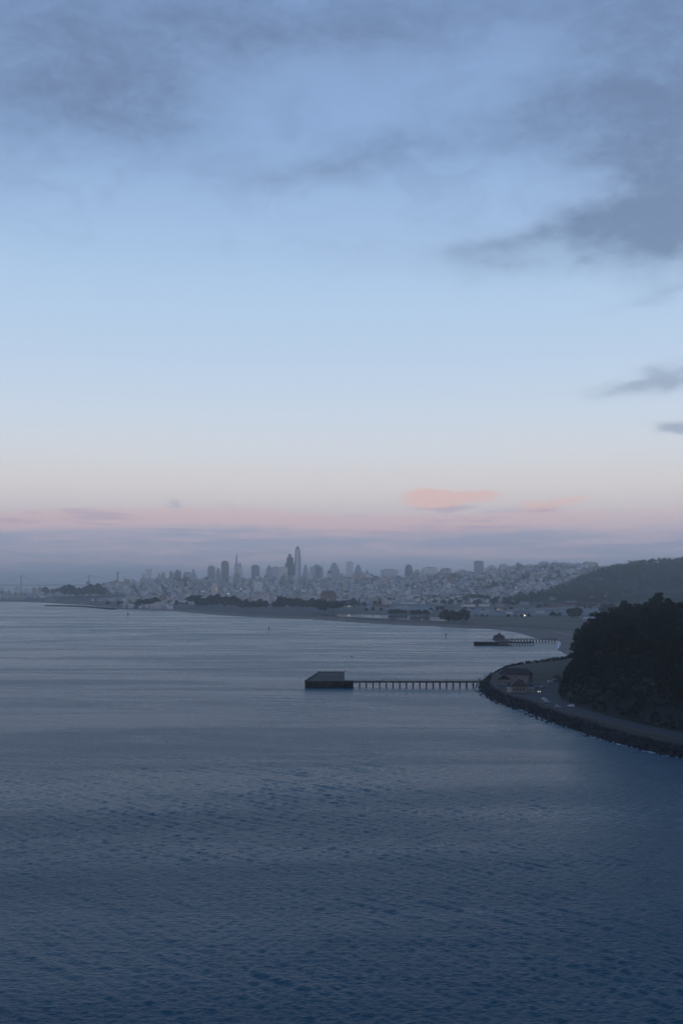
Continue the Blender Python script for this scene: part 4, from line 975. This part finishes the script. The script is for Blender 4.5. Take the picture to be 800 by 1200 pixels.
# low buildings on the flats: px, y of base, width px, height m, colour, roof colour, label
M_flatwall = {}
def lowb(px, py, wpx, h, wall, roof, label, name='long_building', dep=14, rz=0, z=None, cat='building'):
    x, y, z = hit(px, py); W = wpx / F * y
    t = empty(name, label, cat, (x, y, z - .5), rz); mw = facade_mat('wall_%d_%d' % (int(wall[0] * 1000), int(wall[2] * 1000)), wall, tuple(c * .3 for c in wall), 4.2, 3.6, frac=.4)
    MB().box(-W / 2, W / 2, -dep / 2, dep / 2, -2, h).build('wall', mw, t)
    MB().gable(-W / 2, W / 2, -dep / 2, dep / 2, h + .01, h + dep * .22, .8, 'x', 2).build('roof', mat('roof_%d_%d' % (int(roof[0] * 1000), int(roof[2] * 1000)), roof, scale=.1), t)
Wh, Rd, Gy = (.74, .73, .70), (.14, .07, .06), (.26, .26, .27)
for a in [
 (447, 711.5, 22, 6, (.2, .12, .1), (.18, .09, .075), 'low red-roofed building on the field behind the lagoon'),
 (408, 713, 10, 5, Gy, Gy, 'small grey shed beside the lit lamp right of the rotunda'),
 (480, 708, 16, 7, Wh, Gy, 'white low building behind the middle of the lagoon'),
 (548, 711, 16, 8, Wh, (.12, .1, .1), 'white barrack, leftmost of the row above the field'),
 (567, 710.5, 12, 8, Wh, (.12, .08, .075), 'white barrack, second of the row above the field'),
 (585, 710.5, 10, 8, (.36, .34, .31), (.12, .08, .075), 'cream barrack at the right end of the row above the field'),
 (513, 710, 12, 7, (.3, .29, .27), Gy, 'grey low building right of the lagoon trees'),
 (641, 711.5, 22, 10, Rd, (.13, .11, .11), 'long red-brick barrack below the park wood'),
 (612, 709, 14, 8, (.34, .34, .35), Gy, 'grey barrack left of the red-brick barracks'),
 (668, 708.5, 14, 9, Rd, (.2, .2, .2), 'smaller red-brick barrack right of the long one'),
 (655, 703, 22, 8, (.5, .5, .5), (.4, .4, .41), 'white-roofed building behind the red-brick barracks'),
 (690, 703.5, 14, 7, (.4, .4, .42), (.34, .34, .35), 'pale shed at the edge of the park wood'),
 (620, 702, 18, 7, (.42, .42, .43), (.36, .36, .37), 'pale long building behind the grey barrack'),
 (567, 719, 9, 5, (.4, .4, .4), Gy, 'small white hut at the back of the beach field'),
 (692, 727, 18, 3.4, (.3, .3, .32), (.4, .4, .42), 'low pale building at the field end beside the bluff trees'),
 (60, 704.8, 12, 5, (.25, .23, .21), Gy, 'low boathouse on the marina green left of the harbour'),
 (20, 703.6, 16, 6, (.22, .22, .23), Gy, 'grey waterfront shed at the far left shore'),
 (95, 707.8, 9, 5, (.3, .25, .2), (.14, .1, .09), 'brown clubhouse near the breakwater'),
 (530, 706.8, 14, 8, Wh, (.2, .2, .2), 'white block in the second row, left of the barracks'),
 (552, 704.5, 18, 9, (.6, .58, .55), (.16, .1, .09), 'long cream block in the second row above the barracks'),
 (580, 703.8, 16, 8, (.5, .5, .5), (.4, .4, .4), 'pale-roofed block in the second row above the right barrack'),
 (600, 706.5, 10, 8, Wh, Gy, 'white block between the barrack rows and the grey barrack'),
 (471, 712.5, 14, 5, (.45, .42, .38), Gy, 'beige hut row on the field behind the lagoon'),
 (500, 717.8, 12, 4, (.34, .32, .3), Gy, 'low brown hut behind the right lagoon clump'),
 (424, 708.5, 12, 7, (.4, .37, .34), Gy, 'beige block right of the brown hall'),
 (632, 718.6, 10, 4.5, (.5, .5, .5), (.3, .3, .3), 'small pale hut left of the large round tree'),
 (596, 718.8, 8, 4, Wh, Gy, 'tiny white hut between the two lamp groups'),
]: lowb(*a)

for i, (px, py, wp, lb) in enumerate(((4, 699.6, 14, 'long pier shed cut by the left edge of the picture'), (18, 699.0, 10, 'long pier shed between the edge shed and the bridge tower foot'), (32, 698.8, 12, 'pale pier shed just right of the left bridge tower'), (44, 699.2, 10, 'pier shed touching the wooded headland'))):
    lowb(px, py, wp, 9, (.3, .3, .32), (.36, .36, .38), lb, 'pier_shed', 40, 0)
# raised roadway across the flats
def viaduct(p0, p1, z, label):
    a = atz(p0[0], p0[1], z); c = atz(p1[0], p1[1], z); t = empty('viaduct', label, 'viaduct')
    mb = MB(); seg_box(mb, a, c, 16, z - 1.4, z); mb.build('deck', mat('viaduct_concrete', (.27, .27, .28), scale=.1), t)
    mb = MB(); d = (Vector(c) - Vector(a)).normalized(); s = Vector((d.y, -d.x, 0)) * 7.6
    for sg in (-1, 1): seg_box(mb, Vector(a) + s * sg, Vector(c) + s * sg, .5, z + .003, z + 1.1)
    mb.build('barrier', mat('viaduct_concrete', (.27, .27, .28)), t)
    L = (Vector(c) - Vector(a)).length
    for k in range(int(L // 32) + 1):
        q = Vector(a) + d * (k * 32 + 8); 
        if k * 32 + 8 > L: break
        for sg in (-.6, .6): MB().tube([(q.x + s.x * sg, q.y + s.y * sg, 0), (q.x + s.x * sg, q.y + s.y * sg, z - 1.41)], .9, 8).build('pier_column', mat('viaduct_concrete', (.27, .27, .28)), t)
viaduct((585, 716), (712, 709.5), 9, 'pale raised roadway crossing the flats below the park')
# lanes and paths over the flats, as thin sheets above the level ground
def lane(pts, wd, name, m, label, z=2.83):
    mb = MB(); P3 = [atz(px, py, z) for px, py in pts]; L_, R_ = [], []
    for i, p in enumerate(P3):
        d = (Vector(P3[min(i + 1, len(P3) - 1)]) - Vector(P3[max(i - 1, 0)])).normalized(); s = Vector((-d.y, d.x, 0)) * wd / 2
        L_.append((p[0] + s.x, p[1] + s.y, z)); R_.append((p[0] - s.x, p[1] - s.y, z))
    n = len(P3); mb.add(L_ + R_, [(i, n + i, n + i + 1, i + 1) for i in range(n - 1)]); tag(mb.build(name, m), label, 'path', kind='structure')
M_path = mat('pale_path', (.20, .19, .175), var=.2, scale=.05)
lane([(540, 722), (600, 722.4), (660, 722.2), (720, 721.5)], 16, 'field_road', M_asph, 'road along the back of the beach field', 2.86)
lane([(440, 712), (520, 714), (590, 715.5)], 12, 'field_path', M_path, 'pale path across the flats', 2.86)
lane([(560, 732), (610, 729), (680, 731), (700, 733)], 9, 'beach_path', M_path, 'sandy path behind the beach', 2.87)
lane([(235, 697.5), (330, 698)], 14, 'marina_path', M_path, 'pale path in front of the city', 3.2)
lane([(470, 716.8), (560, 718.6), (650, 717.8)], 9, 'field_path', M_path, 'thin pale track across the flats', 2.9)
lane([(596, 736.5), (640, 738), (668, 744)], 7, 'beach_path', M_path, 'pale track down to the beach', 3.0)
gp = [(-1420, 4470), (-1150, 4330), (-900, 3900), (-850, 3980), (-1080, 4520), (-1400, 4680)]
# car rows by the field
for i in range(9):
    px = 676 + i * 3.1; x, y, _ = atz(px, 723.4, 2.9); col = random.choice([(.5, .5, .52), (.3, .32, .35), (.6, .6, .6), (.1, .1, .12)])
    mb = MB(); mb.box(-2.3, 2.3, -.95, .95, .3, .95); mb.box(-1.6, 1.2, -.85, .85, .951, 1.5, .5, .12); c = mb.build('parked_car', mat('far_paint_%d' % int(col[0] * 100), col, rough=.35, scale=1), loc=(x, y, 2.9)); c.rotation_euler = (0, 0, R(80))
    nmc = {50: 'silver', 30: 'grey', 60: 'white', 10: 'dark'}[int(col[0] * 100)]
    tag(c, nmc + ' car parked at the field end', 'car', group=nmc + ' cars parked in a row at the field end')

# ------------------------------------------------------------------ separate trees on the flats
def grove(pxs, py, kinds, sc, label, spread=20, z=3.0):
    for px in pxs:
        x, y, _ = hit(px + random.uniform(-.8, .8), py); y += random.uniform(-spread, spread) * .6; x = xat(px + random.uniform(-1, 1), y)
        k = random.choice(kinds); place_tree(far_kinds[k], x, y, sc * random.uniform(.8, 1.2), label, label)
grove([53, 57, 62, 67, 71, 76, 81, 86, 90, 95, 100, 104, 109, 114, 119, 123], 698.9, [0, 1], 2.9, 'big dark round tree in the wood on the headland at the left', 60, 4)
grove([165, 169, 173, 177, 181, 185], 712.2, [0, 1], 1.9, 'dark tree of the round clump on the shore behind the lit lamp', 15)
grove([226, 230, 234, 239, 243, 248, 252, 257, 262, 266, 270, 275, 279], 712.0, [0, 1, 1, 2], 2.0, 'dark tree in the long row behind the left end of the beach', 30)
grove([284, 288, 293, 298, 303, 307, 311], 713.5, [0, 1], 1.5, 'lower dark tree at the right end of the long beach row', 20)
grove([322, 326, 330, 333, 337, 342, 347, 352, 356, 361, 366, 371], 713.5, [0, 2, 1, 2], 1.8, 'dark tree in the second row just left of the rotunda', 25)
grove([372, 376, 380, 384, 388, 392, 396], 718.5, [1, 2], 1.7, 'tall dark tree in front of the domed rotunda', 18)
grove([372, 378, 384, 390, 396, 401], 713, [1, 2, 0], 1.5, 'dark tree close around the foot of the rotunda', 18)
grove([404, 409, 415, 421, 426, 440, 445], 711.0, [0, 1, 3], 1.4, 'dark tree in the loose row right of the rotunda', 30)
grove([457, 461, 466, 470, 474], 720.3, [0], .9, 'round low tree of the left clump behind the lagoon', 12)
grove([482, 486, 491, 496, 500], 721.2, [0], .9, 'round low tree of the right clump behind the lagoon', 12)
grove([521, 525, 529, 533, 537, 541], 729.3, [0, 1], 1.25, 'dark tree of the clump at the right end of the lagoon', 12)
grove([556, 563, 570, 595, 602, 610, 618], 723.2, [0], .5, 'low bush along the back of the beach field', 10)
grove([646, 650, 654], 722.8, [0], .75, 'low round tree left of the large tree on the field', 8)
grove([667, 670.5, 674], 724.5, [1, 0], 1.25, 'large round dark tree standing alone on the field', 6)
grove([508, 520, 528, 538, 556, 560, 575, 578, 592, 596, 600, 604], 709.8, [0, 1, 2, 3], 1.35, 'dark tree between the white barracks above the field', 25)
grove([606, 620, 627, 651, 656, 660, 664, 678, 683, 688, 694, 700, 706, 712], 707.5, [0, 1, 2], 1.6, 'dark tree around the red-brick barracks', 30)
grove([456, 462, 487, 494, 502, 430], 706.5, [1, 3], 1.2, 'dark tree on the flats behind the low red-roofed building', 40)
grove([128, 140, 146, 153, 200, 208, 215, 219], 709.5, [0, 1], .95, 'dark tree among the houses behind the marina', 60)
grove([710, 716, 722, 728, 704], 722.5, [1, 2], 1.4, 'dark tree behind the bluff at the edge of the field', 20)
grove([545, 553, 566, 580, 590, 598, 607, 616], 716.5, [0, 2], .62, 'small dark tree standing between the lit lamps and the barracks', 50)
grove([630, 640, 676, 684, 695, 705, 690, 712], 713.5, [0, 1, 2], .9, 'dark tree beside the raised roadway', 30)
grove([524, 534, 544, 553, 563, 570, 582, 590, 598, 606, 613, 618], 706.0, [0, 1, 2], 1.5, 'dark tree behind the white barracks', 60)
grove([505, 512, 516, 430, 437, 447], 716.5, [0, 1], .75, 'small dark tree behind the lagoon', 30)
grove([610, 622, 634, 645, 655, 668, 680, 690, 702], 702.8, [1, 0], 1.7, 'dark tree at the foot of the park wood', 40)
for px in (405, 414, 420, 433, 441, 459, 461, 485, 488, 502):   # shrubs on the strip between lagoon and beach
    x, y, _ = atz(px, 724.2 + (px - 400) * .035, 3); V, Fc = leaf_quads(np.array([(0, 0, .8), (1.2, .5, .7)]), np.array([1.9, 1.5]), 40, .5, (1.3, 1, .7))
    tag(np_mesh('shrub', V, Fc, M_leafF, loc=(x, y, 2.8)), 'small dark shrub on the sand strip in front of the lagoon', 'shrub', group='small shrubs on the sand strip in front of the lagoon')

# ------------------------------------------------------------------ lit lamps
def lamp(px, py, D, warm, label, r=.55, s=30, h=9):
    x, y, z = aty(px, py, D); g = tz(x, y); h = max(z - g, 4)
    t = empty('street_lamp', label, 'street lamp', (x, y, g))
    MB().tube([(0, 0, 0), (0, 0, h - .3)], [.2, .12], 6).build('pole', M_dk, t)
    MB().lathe([(.2 * r, -r), (.8 * r, -.6 * r), (r, 0), (.8 * r, .6 * r), (.2 * r, r)], 10, (0, 0, h)).build('lamp_head', emit('lamp_warm%d' % s if warm else 'lamp_white%d' % s, (1, .62, .3) if warm else (1, .95, .85), s), t)
lamp(180, 713, 3230, False, 'bright white lit lamp on the shore in front of the round tree clump', 1.0, 14)
lamp(238, 693.4, 4300, False, 'white lit lamp on the slope left of the tan church', .9, 9)
lamp(253.5, 690.4, 4500, True, 'orange lit lamp in front of the tan church', .8, 9)
lamp(267.5, 695.4, 4300, False, 'dim white lamp low on the slope under the pyramid tower', .8, 6)
lamp(282.3, 690.0, 4600, True, 'pale lit lamp just right of and below the pyramid tower', 1.0, 9)
lamp(408.5, 710.4, 2900, True, 'orange lit lamp on the flats right of the rotunda', .8, 8)
lamp(582.5, 714.0, 2700, True, 'orange lit lamp, left of the close pair on the flats', .55, 10)
lamp(585.0, 714.2, 2680, True, 'orange lit lamp, right of the close pair on the flats', .5, 8)
lamp(614.3, 721.3, 2330, True, 'bright orange lamp alone at the back of the beach field', .6, 22)
lamp(692.5, 699.2, 2950, False, 'dim lamp at the edge of the park wood, left one', .5, 4)
lamp(709, 698.8, 2950, False, 'dim lamp at the edge of the park wood, right one', .5, 4)
lamp(704, 678.6, 3400, False, 'single faint light on the wooded park hill', .6, 3)

# ------------------------------------------------------------------ far suspension bridge
DB = 9800; br = empty('suspension_bridge', 'faint suspension bridge in the haze beyond the headland', 'bridge', (0, 0, 0))
M_br = mat('bridge_steel', (.34, .35, .38), scale=.02); TX = [xat(26, DB), xat(105.5, DB)]; tx_prev = TX[0] - (TX[1] - TX[0])
dz = 57
MB().box(tx_prev - 900, 200, DB - 12, DB + 12, dz, dz + 9).build('deck', M_br, br)
for x in TX + [tx_prev]:
    mb = MB()
    for yy in (-15, 15): mb.box(x - 4, x + 4, DB + yy - 4, DB + yy + 4, -5, 152, 1.5, 1)
    for z in (85, 112, 138): mb.box(x - 2.5, x + 2.5, DB - 11, DB + 11, z, z + 5)
    mb.box(x - 12, x + 12, DB - 24, DB + 24, -5, 9); mb.build('bridge_tower', M_br, br)
mb = MB()
ends = [tx_prev, TX[0], TX[1], TX[1] + 400]
for yy in (-15, 15):
    for a, c in zip(ends[:-1], ends[1:]):
        last = c == ends[-1]; pts = []
        for k in range(17):
            t = k / 16; z = (152 - (152 - dz - 14) * 4 * t * (1 - t)) if not last else 152 - (152 - dz - 10) * t; pts.append((a + (c - a) * t, DB + yy, z))
        mb.tube(pts, .9, 5)
        for p in pts[1:-1]: mb.tube([(p[0], p[1], dz + 9), p], .25, 4, False)
mb.build('cable', M_br, br)
# ------------------------------------------------------------------ haze
HAZE = 1.05e-4
hm = bpy.data.materials.new('haze'); n, l = nodes_of(hm); n.clear()
out = n.new('ShaderNodeOutputMaterial'); pv = n.new('ShaderNodeVolumePrincipled'); l.new(pv.outputs[0], out.inputs['Volume'])
pv.inputs['Color'].default_value = (.83, .93, 1.0, 1); pv.inputs['Density'].default_value = HAZE; pv.inputs['Density Attribute'].default_value = ''
pv.inputs['Anisotropy'].default_value = 0.75
try: hm.cycles.homogeneous_volume = True
except Exception: pass
mb = MB(); mb.box(-30000, 30000, -30000, 30000, -8, 345); hz_o = mb.build('haze', hm); tag(hz_o, 'pale evening haze over the bay and city', 'haze', kind='stuff')

# ------------------------------------------------------------------ sky
world = bpy.data.worlds.new('World'); scene.world = world; world.use_nodes = True
nt = world.node_tree; n = nt.nodes; l = nt.links; n.clear()
class E:
    def __init__(s, o): s.o = o
    @staticmethod
    def m(op, *a, clamp=False):
        k = n.new('ShaderNodeMath'); k.operation = op; k.use_clamp = clamp
        for i, v in enumerate(a):
            if isinstance(v, E): l.new(v.o, k.inputs[i])
            else: k.inputs[i].default_value = v
        return E(k.outputs[0])
    def __add__(s, b): return E.m('ADD', s, b)
    def __radd__(s, b): return E.m('ADD', b, s)
    def __sub__(s, b): return E.m('SUBTRACT', s, b)
    def __rsub__(s, b): return E.m('SUBTRACT', b, s)
    def __mul__(s, b): return E.m('MULTIPLY', s, b)
    def __rmul__(s, b): return E.m('MULTIPLY', b, s)
    def __truediv__(s, b): return E.m('DIVIDE', s, b)
tc = n.new('ShaderNodeTexCoord'); sp = n.new('ShaderNodeSeparateXYZ'); l.new(tc.outputs['Generated'], sp.inputs[0])
dx, dy, dz_ = (E(sp.outputs[i]) for i in range(3))
az = E.m('ARCTAN2', dx, dy) * (180 / math.pi); el = E.m('ARCSINE', dz_) * (180 / math.pi)
def wnoise(sa, se, det=5, rgh=.55, off=0.0, dist=0.0, uu=None, vv=None):
    cb = n.new('ShaderNodeCombineXYZ'); l.new(((uu or az) / sa + off).o, cb.inputs[0]); l.new(((vv or el) / se + off * .7).o, cb.inputs[1])
    k = n.new('ShaderNodeTexNoise'); k.noise_dimensions = '2D'; k.inputs['Scale'].default_value = 1; k.inputs['Detail'].default_value = det; k.inputs['Roughness'].default_value = rgh; k.inputs['Distortion'].default_value = dist
    l.new(cb.outputs[0], k.inputs['Vector']); return E(k.outputs['Fac'])
def smooth(x, a, b, lo=0., hi=1.):
    k = n.new('ShaderNodeMapRange'); k.interpolation_type = 'SMOOTHSTEP'
    for i, v in enumerate((x, a, b, lo, hi)):
        if isinstance(v, E): l.new(v.o, k.inputs[i])
        else: k.inputs[i].default_value = v
    return E(k.outputs[0])
def lin(c): return tuple(((v / 255 + .055) / 1.055) ** 2.4 if v / 255 > .04045 else v / 255 / 12.92 for v in c)
def ramp(x, pts, x0, x1):
    k = n.new('ShaderNodeValToRGB'); mr = n.new('ShaderNodeMapRange'); l.new(x.o, mr.inputs[0]); mr.inputs[1].default_value = x0; mr.inputs[2].default_value = x1
    l.new(mr.outputs[0], k.inputs[0]); els = k.color_ramp.elements
    while len(els) > 1: els.remove(els[-1])
    for i, (e_, c) in enumerate(pts):
        q = els[0] if i == 0 else els.new((e_ - x0) / (x1 - x0)); q.position = (e_ - x0) / (x1 - x0); q.color = (*lin(c), 1)
    k.color_ramp.interpolation = 'B_SPLINE' if False else 'LINEAR'
    return k.outputs[0]
def mixc(f, a, b_):
    k = n.new('ShaderNodeMix'); k.data_type = 'RGBA'; l.new(f.o, k.inputs[0])
    for i, v in ((6, a), (7, b_)):
        if isinstance(v, tuple): k.inputs[i].default_value = (*lin(v), 1)
        else: l.new(v, k.inputs[i])
    return k.outputs[2]
def deg(py): return math.degrees(math.atan((HZ - py) / F))
def dga(px): return math.degrees(math.atan((px - 400) / F))
base = ramp(el, [(-3, (158, 167, 193)), (0, (161, 169, 196)), (deg(655), (172, 174, 198)), (deg(625), (198, 190, 204)), (deg(600), (218, 208, 212)), (deg(570), (227, 221, 220)), (deg(530), (222, 226, 233)), (deg(480), (209, 223, 239)), (deg(420), (195, 216, 240)),
                 (deg(330), (180, 208, 238)), (deg(250), (164, 193, 230)), (deg(150), (146, 177, 219)), (deg(40), (138, 167, 210)), (45, (100, 148, 208)), (90, (78, 130, 198))], -3, 90)
# afterglow in the west behind the viewer
west = smooth(E.m('ABSOLUTE', az), 75, 165); wc = ramp(el, [(-3, (150, 140, 145)), (0, (205, 185, 175)), (4, (225, 205, 190)), (12, (190, 192, 205)), (30, (120, 145, 190)), (90, (76, 118, 192))], -3, 90)
sky = mixc(west, base, wc)
# warped coordinates for the drawn-out clouds
wa = az + (wnoise(5, 3, 5, .55, 3.1) - .5) * 5.0; we = el + (wnoise(6, 3.2, 4, .5, 9.7) - .5) * 2.6
wa2 = az + (wnoise(1.8, .8, 5, .6, 5.1) - .5) * 1.7; we2 = el + (wnoise(1.9, .8, 5, .6, 1.7) - .5) * .75
def blob(px, py, sx, sy, rot=0.0, u=None, v=None):
    u = u or wa; v = v or we; a0, e0 = dga(px), deg(py); sx = sx / F * 57.3; sy = sy / F * 57.3
    da, de = u - a0, v - e0; c, s = math.cos(R(rot)), math.sin(R(rot))
    p = (da * c + de * s) / sx; q = (de * c - da * s) / sy
    return E.m('EXPONENT', (p * p + q * q) * -1.0)
def total(lst):
    t = lst[0]
    for x_ in lst[1:]: t = t + x_
    return t
fine = wnoise(3.2, 1.6, 7, .62, 2.2, .4)
fine2 = wnoise(.9, .5, 5, .6, 6.6, .3); fine3 = wnoise(1.3, .42, 6, .66, 21.3, .5)
dark = total([blob(790, 230, 75, 90), blob(700, 282, 150, 34, 7) * .95, blob(790, 90, 110, 110) * .75, blob(640, 140, 120, 44, 14) * .7, blob(440, 165, 100, 28, 12) * .75, blob(350, 205, 100, 18) * .45,
              blob(120, 125, 160, 64, 0) * .85, blob(30, 60, 160, 80) * .5, blob(300, 30, 220, 40) * .4, blob(560, 290, 60, 12) * .35, blob(0, 230, 40, 50) * .3, blob(480, 0, 420, 34) * .7])
dm = smooth(dark * (fine * 1.0 + fine2 * .45 + .30), .0, 1.5) * .74
mot = smooth(wnoise(5, 2.2, 6, .62, 15.5, .5, wa, we), .42, .72) * smooth(el, 14, 21) * .16
sky = mixc(mot, sky, (106, 124, 160))
sky = mixc(dm, sky, (101, 119, 152))
hi = smooth(wnoise(26, 9, 6, .6, 4.4, .5, vv=we), .52, .75) * smooth(el, 30, 45) * .2
sky = mixc(hi, sky, (104, 118, 150))
hi2 = smooth(wnoise(26, 9, 6, .6, 4.4, .5, vv=we), .5, .7) * smooth(E.m('ABSOLUTE', az), 22, 40) * smooth(el, 6, 12) * .35
sky = mixc(hi2, sky, (112, 122, 150))
sm = total([blob(735, 462, 46, 10, 4, wa2, we2) * .8, blob(785, 450, 34, 17, 0, wa2, we2) * 1.0, blob(797, 508, 24, 7, 0, wa2, we2) * 1.2, blob(790, 350, 30, 12, 10, wa2, we2) * .5, blob(740, 365, 46, 8, 8, wa2, we2) * .35,
            blob(203, 591, 11, 7, 0, wa2, we2) * .6, blob(262, 592, 16, 7, 0, wa2, we2) * .25])
sky = mixc(smooth(sm + (fine3 - .5) * .8 * smooth(sm, .02, .3), .02, 1.25) * .60, sky, (132, 150, 178))
pk = total([blob(512, 584, 40, 9, 0, wa2, we2) * 1.2, blob(560, 583, 36, 7, 0, wa2, we2) * .85, blob(503, 579, 18, 8, 0, wa2, we2) * .7, blob(505, 590, 28, 7, 0, wa2, we2) * .6, blob(635, 594, 32, 8, 6, wa2, we2) * 1.0, blob(680, 589, 20, 4, 0, wa2, we2) * .4, blob(385, 586, 22, 4, 0, wa2, we2) * .35])
pmask = smooth(pk + (fine3 - .5) * 1.5 * smooth(pk, .02, .3), .12, 1.05)
sky = mixc(pmask * .9, sky, (234, 199, 194))
sky = mixc(smooth(blob(520, 596, 46, 4.5, 0, wa2, we2) + blob(635, 601, 26, 3.5, 6, wa2, we2) * .9, .2, 1.) * .5, sky, (176, 164, 186))
# low bank along the horizon: lit rosy on its upper rim, slate below
edge = (wnoise(9, 30, 5, .55, 7.7) - .5) * 1.3 + (wnoise(1.3, 1.0, 4, .6, 2.7) - .5) * .3
ev = el + edge
rim = smooth(ev, deg(618) - .5, deg(618)) * smooth(ev, deg(606), deg(606) + .45, 1., 0.)
side = smooth(az, dga(560), dga(800), 1., .45)
sky = mixc(rim * side * .52, sky, (224, 188, 192))
body = smooth(ev, deg(620) + .15, deg(620) - .5) 
stre = wnoise(7, .55, 5, .6, 12.2, .3)
bcol = mixc(smooth(stre, .4, .62), (164, 169, 193), (196, 183, 200))
sky = mixc(body * smooth(el, -1, 1.2, .55, .9), sky, bcol)
thin = smooth(stre + (wnoise(14, 6, 3, .5, 8.1) - .5) * .4, .55, .7) * smooth(el, deg(640), deg(625)) * smooth(el, deg(590), deg(605))
sky = mixc(thin * .35, sky, (158, 154, 182))
bg = n.new('ShaderNodeBackground'); l.new(sky, bg.inputs['Color']); bg.inputs['Strength'].default_value = 0.97
nis = n.new('ShaderNodeTexSky'); nis.sky_type = 'NISHITA'; nis.sun_disc = False; nis.sun_elevation = R(1.5); nis.sun_rotation = R(200); nis.altitude = 75
bg2 = n.new('ShaderNodeBackground'); l.new(nis.outputs[0], bg2.inputs['Color']); bg2.inputs['Strength'].default_value = 0.004
ad = n.new('ShaderNodeAddShader'); l.new(bg.outputs[0], ad.inputs[0]); l.new(bg2.outputs[0], ad.inputs[1])
wo = n.new('ShaderNodeOutputWorld'); l.new(ad.outputs[0], wo.inputs['Surface'])
try: world.cycles.sampling_method = 'MANUAL'; world.cycles.sample_map_resolution = 512
except Exception: pass
# last light of the sun, low in the west and spread wide by the haze
sd = bpy.data.lights.new('sun', 'SUN'); sd.energy = 0.30; sd.angle = R(20); sd.color = (1, .82, .7)
so = bpy.data.objects.new('sun', sd); COL.objects.link(so)
az_s, el_s = R(200), R(3); dv = Vector((math.sin(az_s) * math.cos(el_s), math.cos(az_s) * math.cos(el_s), math.sin(el_s)))
so.rotation_euler = dv.to_track_quat('Z', 'Y').to_euler()

# ------------------------------------------------------------------ render settings
vs = scene.view_settings; vs.view_transform = 'Standard'; vs.look = 'None'; vs.exposure = 0; vs.gamma = 1; vs.use_curve_mapping = False
cy = scene.cycles; cy.use_denoising = True; cy.max_bounces = 4; cy.diffuse_bounces = 2; cy.glossy_bounces = 2; cy.volume_bounces = 0; cy.transparent_max_bounces = 8
try: cy.denoiser = 'OPENIMAGEDENOISE'
except Exception: pass
cy.filter_width = 1.5
